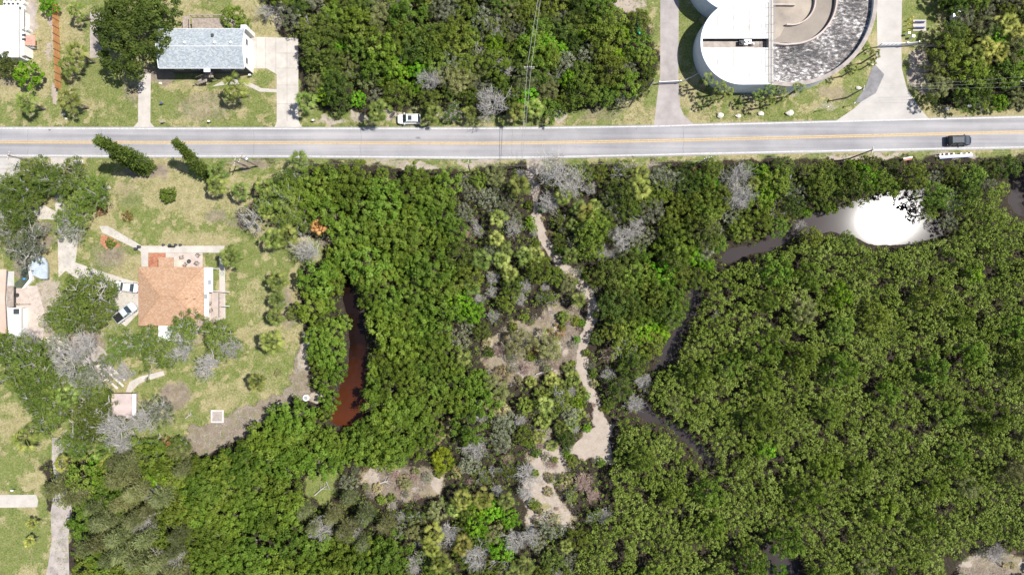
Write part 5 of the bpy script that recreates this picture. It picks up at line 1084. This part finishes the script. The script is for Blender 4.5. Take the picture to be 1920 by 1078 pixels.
for x, y, s, kd, lb in [(470, 425, 1.0, 'spider', 'bare grey tree with crooked limbs on the upper lawn'), (585, 470, .95, 'bare', 'white bare tree at the wood edge below the orange palm'), (808, 156, .75, 'bare', 'bare white limbs rising from the north thicket'), (925, 196, 1.1, 'bare', 'bare silvery tree overhanging the north road edge'), (945, 130, .7, 'bare', 'small bare crown in the north thicket left of the line'), (500, 22, .5, 'bare', 'bare fallen branches behind the grey roofed house'),
    (1040, 325, 1.25, 'bare', 'large bare grey tree at the top of the sandy path'), (1025, 385, 1.1, 'barebush', 'rounded bare thicket on the right of the sandy path top'), (1062, 345, .9, 'bare', 'bare tree right of the large bare grey tree'), (965, 430, .8, 'barebush', 'grey bare bush left of the sandy path'), (1105, 358, .7, 'barebush', 'small bare bush left of the large yellow palm'), (1090, 420, .8, 'barebush', 'bare bush below the golden palm by the path'), (1170, 445, .9, 'bare', 'bare spiky tree between path and creek'), (1200, 425, .7, 'bare', 'bare limbs right of the spiky tree between path and creek'), (1133, 476, .7, 'barebush', 'left of two round grey bare bushes east of the path'), (1154, 474, .65, 'barebush', 'right of two round grey bare bushes east of the path'),
    (1382, 325, .85, 'bare', 'upper bare white tree at the road edge north of the creek'), (1392, 368, .95, 'bare', 'lower bare tree with arching twigs north of the creek'), (895, 435, .6, 'barebush', 'brown grey bare patch west of the palms'), (1000, 435, .4, 'barebush', 'little bare bush at the path bend'), (1210, 715, .9, 'barebush', 'silver bare bush above the bend of the creek'), (1188, 752, .9, 'barebush', 'silver bare bush below the bend of the creek'), (888, 835, 1.1, 'barebush', 'star shaped bare bush right of the yellow bush'), (903, 783, .8, 'barebush', 'small grey star shaped bush above the larger one'), (842, 1005, .75, 'bare', 'bare grey tree between the golden palms at the bottom'), (895, 1040, .9, 'bare', 'bare grey crown at the bottom near the palms'), (770, 1060, .7, 'bare', 'bare grey tree left of the bottom golden palms'), (985, 890, .8, 'bare', 'pale bare limbs above the lower clearing'), (990, 925, .6, 'bare', 'pale twigs left of the lower clearing'), (1130, 965, .8, 'barebush', 'grey bare bush below the brushwood heap'), (1000, 1000, .6, 'bare', 'pale bare limbs beside the blue tarp'), (965, 1010, .8, 'bare', 'bare grey branches left of the blue tarp'),
    (395, 690, 1.0, 'bare', 'bare fanned branches on the lawn below the orange house'), (350, 655, .9, 'bare', 'bare limbs under the oaks below the orange house'), (430, 650, .8, 'bare', 'bare limbs right of the orange house oaks'), (230, 800, 1.1, 'bare', 'bare grey tree below the small shed'), (270, 785, .9, 'bare', 'bare brown tree right of the small shed'), (235, 835, .9, 'bare', 'bare grey tree above the golden palms'), (130, 670, 1.1, 'bare', 'tangled bare limbs above the brown shed'), (165, 650, .9, 'bare', 'bare branches over the pale paving'), (35, 418, .9, 'spider', 'bare white limbs at the far left over the dark yard'), (60, 640, .8, 'bare', 'bare limbs above the lower left oaks'), (230, 700, .7, 'bare', 'bare trunk cluster above the shed path'), (280, 985, 1.0, 'bare', 'bleached branches in the middle of the pine grove'), (315, 1050, 1.0, 'bare', 'bleached branches at the bottom of the pine grove'), (300, 930, .8, 'bare', 'pale bare twigs at the right of the pine grove'), (600, 985, .8, 'bare', 'pale twisted limbs among the grey wispy pines'), (660, 1000, .6, 'bare', 'small pale limbs right of the twisted ones'), (1340, 590, .35, 'bare', 'tiny bare snag beside the creek'), (1500, 420, .35, 'bare', 'tiny bare snag in the creek mouth'), (1870, 1035, .9, 'barebush', 'bare bush in the bottom right clearing')]:
    at(kd, 'bare_tree' if kd != 'barebush' else 'bare_bush', x, y, lb, z=3.5 if kd != 'barebush' else 1.5, s=s, cat='bare tree' if kd != 'barebush' else 'bush')
for x, y, s, lb in [(1138, 662, 1.1, 'brown pile of brushwood right of the sandy path'), (1095, 905, 1.35, 'large heap of brown branches below the sandy clearing'), (1110, 930, 1.0, 'heap of branches just below the large brown heap'), (955, 860, .9, 'brown bare bush near the bottom palms'), (1065, 600, .8, 'reddish brown dead brush at the bend of the path'), (985, 690, .9, 'reddish dead brush in the burnt looking clearing'), (935, 660, .9, 'brown dead brush left of the burnt looking clearing'), (820, 620, .6, 'small brown bush in the middle wood'), (1010, 830, .8, 'reddish brush left of the sandy clearing'), (1035, 870, .8, 'reddish brush below the palmettos'), (775, 895, .9, 'grey purple brush in the bottom middle clearing'), (740, 890, .9, 'dry brush in the bottom middle clearing')]:
    at('brownbush', 'brushwood_pile', x, y, lb, z=1, s=s, cat='brush')
for x, y, s, kd, lb in [(830, 860, 1.25, 'yellowbush', 'vivid yellow green bush at the right of the bottom middle clearing'), (975, 640, 1.1, 'olivebush', 'hazy olive bush above the burnt looking clearing'), (1030, 650, 1.2, 'olivebush', 'hazy olive bush left of the path narrowing'), (1045, 625, .9, 'rustbush', 'rusty brown bush left of the path bend'), (1000, 655, .8, 'rustbush', 'dark rusty bush in the burnt looking clearing'), (930, 730, 1.1, 'olivebush', 'pale olive bush right of the middle mangroves'), (945, 700, .9, 'strawbush', 'straw coloured bush below the brown dead brush'), (935, 765, 1.1, 'strawbush', 'yellowish wispy bush right of the middle mangroves'), (840, 800, .9, 'strawbush', 'straw coloured bush left of the small star shaped bush'), (825, 815, .7, 'strawbush', 'pale dry bush above the vivid yellow one'), (315, 835, 1.1, 'rustbush', 'orange brown bush at the left of the mud bank'), (300, 870, 1.0, 'rustbush', 'orange brown bush below the first orange one'), (340, 850, 1.0, 'olivebush', 'olive bush between mud bank and orange bushes'), (940, 825, 1.0, 'grey', 'soft grey bush right of the star shaped bush'), (240, 405, .6, 'rustbush', 'rusty shrub at the left edge of the upper lawn'), (190, 395, .6, 'rustbush', 'reddish shrub under the oaks by the lawn'), (1035, 985, 1.1, 'grey', 'grey green bush beside the blue tarp'), (1060, 900, .7, 'strawbush', 'dry grassy bush above the lower clearing'), (520, 700, .35, 'strawbush', 'tiny dry bush on the east lawn'), (760, 905, .8, 'strawbush', 'straw bush in the bottom middle clearing'), (45, 580, .3, 'shrub', 'small green bush on the neighbour paving'), (555, 585, .6, 'dark', 'small dark bush at the west edge of the wood'), (650, 940, .6, 'rustbush', 'dark brown bush right of the small green clearing')]:
    at(kd, 'leafy_bush', x, y, lb, z=2.5 if kd in ('olivebush', 'grey', 'dark') else 1, s=s, cat='bush')
# fallen bleached trunks
def log(x0, y0, x1, y1, r, lb, z=.3, m='deadwood', z1=None):
    a = Vector(P(x0, y0, z)); b = Vector(P(x1, y1, z if z1 is None else z1)); mid = (a+b)/2+Vector((.1, .15, .1))
    mb = MB().tube([a, mid, b], [r, r*.8, r*.35], 7)
    for t, s in ((.5, 1), (.65, -1), (.8, 1)):
        q = a.lerp(b, t); d = (b-a).normalized(); n = Vector((-d.y, d.x, .3))*s
        mb.tube([q, q+(d+n)*.8], [r*.4, r*.1], 4)
    tag(mb.build('fallen_trunk', M[m]), lb, 'log')
log(305, 958, 225, 985, .22, 'long white fallen trunk lying in the pine grove', 5.5, z1=5.2)
log(590, 928, 612, 910, .14, 'pale fallen trunk across the small green clearing')
log(604, 890, 618, 918, .1, 'thin pale branch crossing the trunk in the green clearing')
log(712, 906, 728, 902, .16, 'yellowish log in the bottom middle clearing')
log(1005, 702, 1040, 690, .16, 'pale fallen log below the burnt looking clearing')
log(186, 896, 212, 880, .18, 'short white log at the top of the pine grove', 3.5)
log(348, 784, 359, 776, .12, 'short pale stick on the lawn by the sand frame')
log(1145, 600, 1162, 640, .1, 'forked white branch right of the sandy path', 2.5)
log(1130, 612, 1155, 622, .12, 'white branch lying right of the path bend', 2.0)
log(140, 700, 180, 655, .16, 'bleached trunk lying over the pale paving')
# ---------------------------------------------------------------- the woods: one tree object for every crown one can tell apart
MANG = [(560, 312), (850, 318), (835, 400), (850, 480), (845, 560), (850, 640), (875, 690), (925, 720), (885, 800), (800, 850), (720, 872), (640, 872), (560, 885), (565, 950), (610, 960), (640, 1000), (730, 1000), (760, 1060), (760, 1200), (350, 1200), (335, 960), (330, 880), (375, 855), (470, 812), (530, 760), (610, 755), (570, 700), (560, 520), (600, 480), (600, 420)]
EAST = [(1352, 500), (1400, 486), (1450, 475), (1500, 450), (1560, 440), (1640, 466), (1740, 456), (1790, 440), (1800, 380), (1900, 330), (2060, 320), (2060, 1200), (1085, 1200), (1075, 1060), (1090, 1000), (1150, 960), (1140, 880), (1155, 800), (1176, 775), (1188, 795), (1250, 808), (1334, 886), (1350, 866), (1320, 828), (1238, 776), (1208, 742), (1234, 698), (1276, 650), (1318, 560), (1328, 515)]
PINES = [(95, 885), (180, 870), (290, 845), (335, 875), (330, 960), (350, 1200), (130, 1200), (130, 975), (95, 955)]
WISP = [(560, 940), (600, 950), (640, 925), (690, 945), (720, 960), (730, 1010), (690, 1030), (600, 1010), (540, 960)]
LIME = [(830, 520), (900, 510), (925, 560), (900, 620), (860, 600), (835, 560)]
LIME2 = [(870, 930), (960, 900), (980, 980), (950, 1040), (880, 1000)]
NORTH = [(480, -150), (1240, -150), (1240, 140), (1190, 200), (560, 230)]
NEWOOD = [(1740, -150), (2060, -150), (2060, 215), (1740, 205)]
rng = np.random.default_rng(4)
def scatter(n, x0, y0, x1, y1, dist):
    """dart throwing on a grid, distances in pixels"""
    out = []; cell = {}; c = dist/1.414
    for _ in range(n):
        x = rng.uniform(x0, x1); y = rng.uniform(y0, y1); gx_, gy_ = int(x//c), int(y//c); ok = True
        for i in range(-2, 3):
            for j in range(-2, 3):
                q = cell.get((gx_+i, gy_+j))
                if q and (q[0]-x)**2+(q[1]-y)**2 < dist*dist: ok = False
        if ok: cell[(gx_, gy_)] = (x, y); out.append((x, y))
    return np.array(out)
pts = scatter(42000, -60, -60, 1990, 1140, 24.5)
ZC = 4.2                                              # height of the canopy that the outlines describe
osd = open_sd(pts[:, 0], pts[:, 1]); inm = sd(pts[:, 0], pts[:, 1], MANG); ine = sd(pts[:, 0], pts[:, 1], EAST)
inp = sd(pts[:, 0], pts[:, 1], PINES); inw = sd(pts[:, 0], pts[:, 1], WISP)
lime = np.maximum(sd(pts[:, 0], pts[:, 1], LIME), sd(pts[:, 0], pts[:, 1], LIME2))
inn = np.maximum(sd(pts[:, 0], pts[:, 1], NORTH), sd(pts[:, 0], pts[:, 1], NEWOOD))
pr = random.Random(8)
CL = fbm(pts[:, 0]/70, pts[:, 1]/70, 77, 3)
for i, (x, y) in enumerate(pts):
    if (728 < x < 806 and y > 178 and y < 240) or any((x-q[0])**2+(y-q[1])**2 < q[2]**2 for q in KEEP): continue
    if osd[i] > -8 or (x < 565 and y < 300 and inn[i] < 0) : continue
    wx, wy = P2(x, y, ZC); s = pr.choice([.72, .85, .95, 1.05, 1.22])*pr.uniform(.93, 1.07)
    if osd[i] > -16: s *= .7
    elif near(np.array([x]), np.array([y]), PATH)[0] < 33: s *= .8
    if inp[i] > 0 or inw[i] > 0: continue
    if ine[i] > 0: continue
    if inm[i] > 0:
        plant('mangrove', 'mangrove_tree', wx, wy, s, label=sized(s)+' mangrove tree '+zone(x, y), group='mangrove trees of the middle wood', rng=pr)
        continue
    if lime[i] > 0 and pr.random() < .8:
        plant('bright', 'leafy_shrub', wx, wy, s*1.0, label='fresh bright green shrub among the palms west of the sandy path', cat='shrub', group='bright green shrubs in the middle thicket', rng=pr); continue
    if inn[i] > 0:
        reg, grp = ('north of the road', 'broadleaf trees north of the road') if x < 1500 else ('right of the entrance drive', 'broadleaf trees right of the entrance drive')
        q = pr.random(); kd = 'olivebush' if q < .07 else 'mangrove' if q < .2 else 'broad' if q < (.5 if x < 1500 else .35) else 'dark' if q < .72 else 'bright' if (q < .88 and y > 40) else 'grey' if q < .95 else 'sparse'
    elif x > 1080 and y < 720:
        reg, grp = 'between the sandy path and the creek', 'broadleaf trees between path and creek'
        q = pr.random(); kd = 'palm' if q < .03 and x < 1300 else 'barebush' if q < .07 and x < 1300 else 'bright' if q < .17 else 'broad' if q < .55 else 'dark' if q < .75 else 'grey' if q < .87 else 'mangrove' if q < .95 else 'sparse'
    else:
        reg, grp = 'in the mixed thicket beside the sandy path', 'trees in the mixed thicket by the path'
        q = pr.random()+(.12 if CL[i] > .5 else 0); kd = 'barebush' if q > 1.0 or .38 < q < .44 else 'brownbush' if .48 < q < .53 else 'olivebush' if .6 < q < .67 else 'palm' if .2 < q < .25 else 'strawbush' if .15 < q < .18 else 'broad' if q < .42 else 'dark' if q < .62 else 'bright' if q < .7 else 'grey' if q < .86 else 'sparse' if q < .95 else 'olivebush'; s *= .85
    lb = {'broad': 'mid green broadleaf tree', 'dark': 'dark green broadleaf tree', 'bright': 'bright green bushy tree', 'grey': 'grey leaved tree', 'sparse': 'half bare tree', 'brownbush': 'bare brown bush', 'barebush': 'bare grey bush', 'palm': 'sabal palm', 'strawbush': 'straw coloured bush', 'mangrove': 'mid green mangrove tree', 'olivebush': 'wispy olive tree'}[kd]
    plant(kd, {'barebush': 'bare_bush', 'brownbush': 'bare_bush', 'palm': 'palm_tree', 'strawbush': 'leafy_bush', 'grey': 'grey_leaved_tree', 'sparse': 'half_bare_tree', 'mangrove': 'mangrove_tree', 'olivebush': 'wispy_tree'}.get(kd, 'broadleaf_tree'), wx, wy, s, label=sized(s)+' '+lb+' '+zone(x, y), group=lb+'s of the woods', rng=pr)
# tall she-oak pines at lower left, grey wisps near the green clearing
for (x, y) in scatter(3000, 60, 860, 360, 1140, 27):
    if sd(x, y, PINES) > 2:
        wx, wy = P2(x+14, y-6, 6)
        if pr.random() < .3: plant(pr.choice(['broad', 'mangrove', 'bright']), 'broadleaf_tree', wx, wy, pr.uniform(1.1, 1.35), label='rounded green broadleaf crown among the wispy pines at the '+('top' if y < 930 else 'middle' if y < 1010 else 'bottom')+' '+('left' if x < 180 else 'centre' if x < 270 else 'right'), group='broadleaf crowns in the pine grove', rng=pr); continue
        plant('sheoak', 'pine_tree', wx, wy, pr.uniform(.7, 1.0), label=('tall wispy olive green pine at the '+('top' if y < 930 else 'middle' if y < 1010 else 'bottom')+' '+('left' if x < 180 else 'centre' if x < 270 else 'right')+' of the lower left grove'), group='wispy pines in the lower left grove', rng=pr)
for (x, y) in scatter(1500, 530, 900, 740, 1040, 30):
    if sd(x, y, WISP) > 0:
        wx, wy = P2(x, y, 5); plant('greywisp', 'pine_tree', wx, wy, pr.uniform(.7, .95), label='grey green wispy pine below the small clearings', group='grey wispy pines below the clearings', rng=pr)

# taller crowns and snags standing out of the fine canopy
for (x, y) in scatter(900, 1200, 480, 1960, 1110, 62):
    if sd(x, y, EAST) > 22 and pr.random() < .75:
        kd = pr.choice(['mangrove', 'mangrove', 'mangrove', 'broad', 'bright', 'olivebush']); wx, wy = P2(x, y, 4.6)
        col_ = 'left part' if x < 1450 else 'middle' if x < 1700 else 'right part'; row_ = 'upper' if y < 680 else 'central' if y < 880 else 'lower'
        t = plant(kd, {'mangrove': 'mangrove_tree', 'broad': 'broadleaf_tree', 'bright': 'broadleaf_tree', 'olivebush': 'wispy_tree'}[kd], wx, wy, pr.uniform(.8, 1.15), label={'mangrove': 'taller mangrove crown', 'broad': 'taller dark leafy crown', 'bright': 'brighter green crown', 'olivebush': 'wispy olive crown'}[kd]+' in the '+row_+' '+col_+' of the fine mangrove forest', group='crowns standing out of the fine mangrove forest', rng=pr)
        t.scale.z *= 1.3

# uncountable fine canopy of the eastern mangroves: one object
e = scatter(170000, 1040, 300, 2000, 1150, 8.0)
e = e[(sd(e[:, 0], e[:, 1], EAST) > 3) & (open_sd(e[:, 0], e[:, 1]) < -5-6*fbm(e[:, 0]/16, e[:, 1]/16, 5, 2))]
u = e/10
hgt = 2.9+1.5*fbm(u[:, 0]*.28, u[:, 1]*.28, 90, 3)+2.6*np.abs(fbm(u[:, 0]*.45, u[:, 1]*.45, 91, 2)-.5)*1.0+rng.normal(0, .45, len(e))
keepm = fbm(u[:, 0]*.55, u[:, 1]*.55, 93, 3) < .66
e = e[keepm]; hgt = hgt[keepm]; u = u[keepm]
hgt = np.minimum(hgt, 1.4+(-open_sd(e[:, 0], e[:, 1]))*.09)
C = np.stack([(e[:, 0]-960)*(1-hgt/H)/S, (539-e[:, 1])*(1-hgt/H)/S, hgt], 1)
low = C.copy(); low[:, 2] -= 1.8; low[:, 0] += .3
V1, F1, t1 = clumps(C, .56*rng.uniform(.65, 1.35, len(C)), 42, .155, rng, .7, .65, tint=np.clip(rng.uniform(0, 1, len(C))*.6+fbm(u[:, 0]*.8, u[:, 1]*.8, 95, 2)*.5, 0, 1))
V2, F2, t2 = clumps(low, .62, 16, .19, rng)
o = bpy.data.objects.new('mangrove_forest', np_mesh('mangrove_forest', np.concatenate([V1, V2]), np.concatenate([F1, F2+len(V1)]), L['mangrove_e'], np.concatenate([t1, t2*.3])))  # lower clumps tinted darker, painting shade into the canopy gaps
COL.objects.link(o); tag(o, 'dense fine textured olive green mangrove forest filling the right side', 'forest', kind='stuff')

# undergrowth in every wooded gap
e = scatter(110000, -60, -60, 1990, 1140, 9.5)
d = open_sd(e[:, 0], e[:, 1]); ok = (d < -4) & (sd(e[:, 0], e[:, 1], EAST) < 0)
e = e[ok]; hg = rng.uniform(.3, 2.3, len(e))
C = np.stack([(e[:, 0]-960)*(1-hg/H)/S, (539-e[:, 1])*(1-hg/H)/S, hg], 1)
V1, F1, t1 = clumps(C, rng.uniform(.3, .7, len(C)), 20, .15, rng)
o = bpy.data.objects.new('undergrowth', np_mesh('undergrowth', V1, F1, L['broad'], t1*.8)); COL.objects.link(o)
tag(o, 'low dark green undergrowth filling gaps between the trees', 'undergrowth', kind='stuff')
# scattered low bushes in the clearings
for (x, y) in scatter(9000, 560, 590, 1960, 1100, 15):
    ins = max(sd(x, y, CLEAR3), sd(x, y, CLEAR5), sd(x, y, CLEAR6), sd(x, y, CLEAR2), sd(x, y, CLEAR7))
    if ins > -6 and near(np.array([x]), np.array([y]), PATH)[0] > 14 and pr.random() < .55:
        kd = pr.choice(['strawbush', 'brownbush', 'shrub', 'olivebush', 'shrub', 'grey']); sz = {'shrub': .9, 'strawbush': .45, 'brownbush': .5, 'olivebush': .4, 'grey': .45}[kd]*pr.uniform(.7, 1.2)
        wx, wy = P2(x, y, .8); plant(kd, {'brownbush': 'bare_bush'}.get(kd, 'low_bush'), wx, wy, sz, label={'strawbush': 'small straw coloured bush', 'brownbush': 'small brown bare bush', 'shrub': 'small green bush', 'olivebush': 'small olive bush', 'grey': 'small grey green bush'}[kd]+' in the '+('bottom middle clearing' if x < 850 else 'bottom right clearing' if x > 1700 else 'brown clearing left of the path' if y < 720 else 'lower clearing below the sandy one'), cat='bush', group='low bushes in the clearings', rng=pr)
# low plants breaking the edges of the sandy path
for (x, y) in scatter(9000, 980, 330, 1170, 880, 9):
    dp = near(np.array([x]), np.array([y]), PATH)[0]; dc = sd(x, y, PATHCLEAR)
    if (8 < dp < 17 and dc < -3 or -9 < dc < 0) and pr.random() < .6:
        kd = pr.choice(['shrub', 'shrub', 'strawbush', 'grey', 'bright', 'brownbush']); sz = {'shrub': .75, 'strawbush': .35, 'brownbush': .4, 'grey': .35, 'bright': .4}[kd]*pr.uniform(.6, 1.2)
        wx, wy = P2(x, y, .6); plant(kd, {'brownbush': 'bare_bush'}.get(kd, 'low_bush'), wx, wy, sz, label={'strawbush': 'small straw coloured bush', 'brownbush': 'small brown bare bush', 'shrub': 'small green bush', 'bright': 'small bright green bush', 'grey': 'small grey green bush'}[kd]+' on the edge of the sandy path '+('near its top' if y < 460 else 'at its upper bend' if y < 600 else 'at its lower bend' if y < 760 else 'round its wide end'), cat='bush', group='low bushes along the sandy path', rng=pr)
# grass tufts and dead sticks
def tufts(name, label, m, n, polys, dens, ln, w, cond=None, seed=1, z=.12, flatz=.6, cat='grass'):
    r = np.random.default_rng(seed); x = r.uniform(-40, 1960, n); y = r.uniform(-40, 1120, n)
    dd = np.full(n, -1e9)
    for q in polys: dd = np.maximum(dd, sd(x, y, q))
    k = (dd > 2) & ((y < road_u(x)-6) | (y > road_l(x)+7)) & (fbm(x/30, y/30, seed, 3) > dens)
    if cond is not None: k &= cond(x, y)
    x = x[k]; y = y[k]; m_ = len(x); nb = 5
    c = np.repeat(np.stack([(x-960)/S, (539-y)/S, np.zeros(m_)], 1), nb, 0)
    a = r.uniform(0, 6.283, m_*nb); dr = np.stack([np.cos(a), np.sin(a), r.uniform(.1, flatz, m_*nb)], 1)
    l = ln*r.uniform(.5, 1.4, m_*nb)[:, None]; wv_ = np.stack([-np.sin(a), np.cos(a), np.zeros(m_*nb)], 1)*w
    c = c+r.normal(0, .12, c.shape)*[1, 1, 0]+[0, 0, .02]
    V = np.stack([c, c+dr*l*.5+wv_, c+dr*l, c+dr*l*.5-wv_], 1).reshape(-1, 3)
    o = bpy.data.objects.new(name, np_mesh(name, V, np.arange(len(V)).reshape(-1, 4), m, np.repeat(r.uniform(0, 1, m_), nb)*.7+r.uniform(0, .3, m_*nb)))
    COL.objects.link(o); tag(o, label, cat, kind='stuff')
HARD = [[(470, 66), (566, 66), (566, 240), (515, 240), (515, 132), (470, 132)], [(250, 130), (292, 130), (292, 240), (250, 240)], [(1222, -60), (1305, -60), (1305, 245), (1222, 245)], [(1560, 0), (1745, 0), (1745, 245), (1560, 245)], [(165, 18), (197, 18), (197, 112), (165, 112)], [(255, 452), (430, 452), (430, 640), (255, 640)], [(-60, 920), (78, 920), (78, 957), (-60, 957)], [(290, 45), (480, 45), (480, 165), (290, 165)], [(1290, -60), (1650, -60), (1650, 120), (1500, 172), (1350, 160), (1300, 120)]]
def offhard(x, y):
    k = np.ones(len(x), bool)
    for q in HARD: k &= sd(x, y, q) < -1
    return k
tufts('grass', 'short green grass tufts across the lawns and verges', leafmat('grass_blades', (.07, .10, .02), (.14, .18, .04), (.25, .27, .09), trans=.2), 90000, [YARD_N, YARD_S, CLEAR4], .42, .16, .03, offhard, 3)
tufts('dry_grass', 'straw coloured dry grass tufts in the lawns', L['straw'], 60000, [YARD_N, YARD_S, CLEAR2, CLEAR3], .53, .18, .025, offhard, 12)
def offp(x, y): return (near(x, y, PATH) > 9)
tufts('brushwood', 'fallen grey twigs and sticks on the bare banks and clearings', M['deadwood'], 26000, [BANK, CLEAR3, CLEAR5, CLEAR6, [(120, 600), (250, 600), (230, 720), (150, 730)], [(960, 870), (1090, 860), (1080, 960), (1000, 960)]], .3, .45, .02, offp, 9, flatz=.5, cat='twigs')
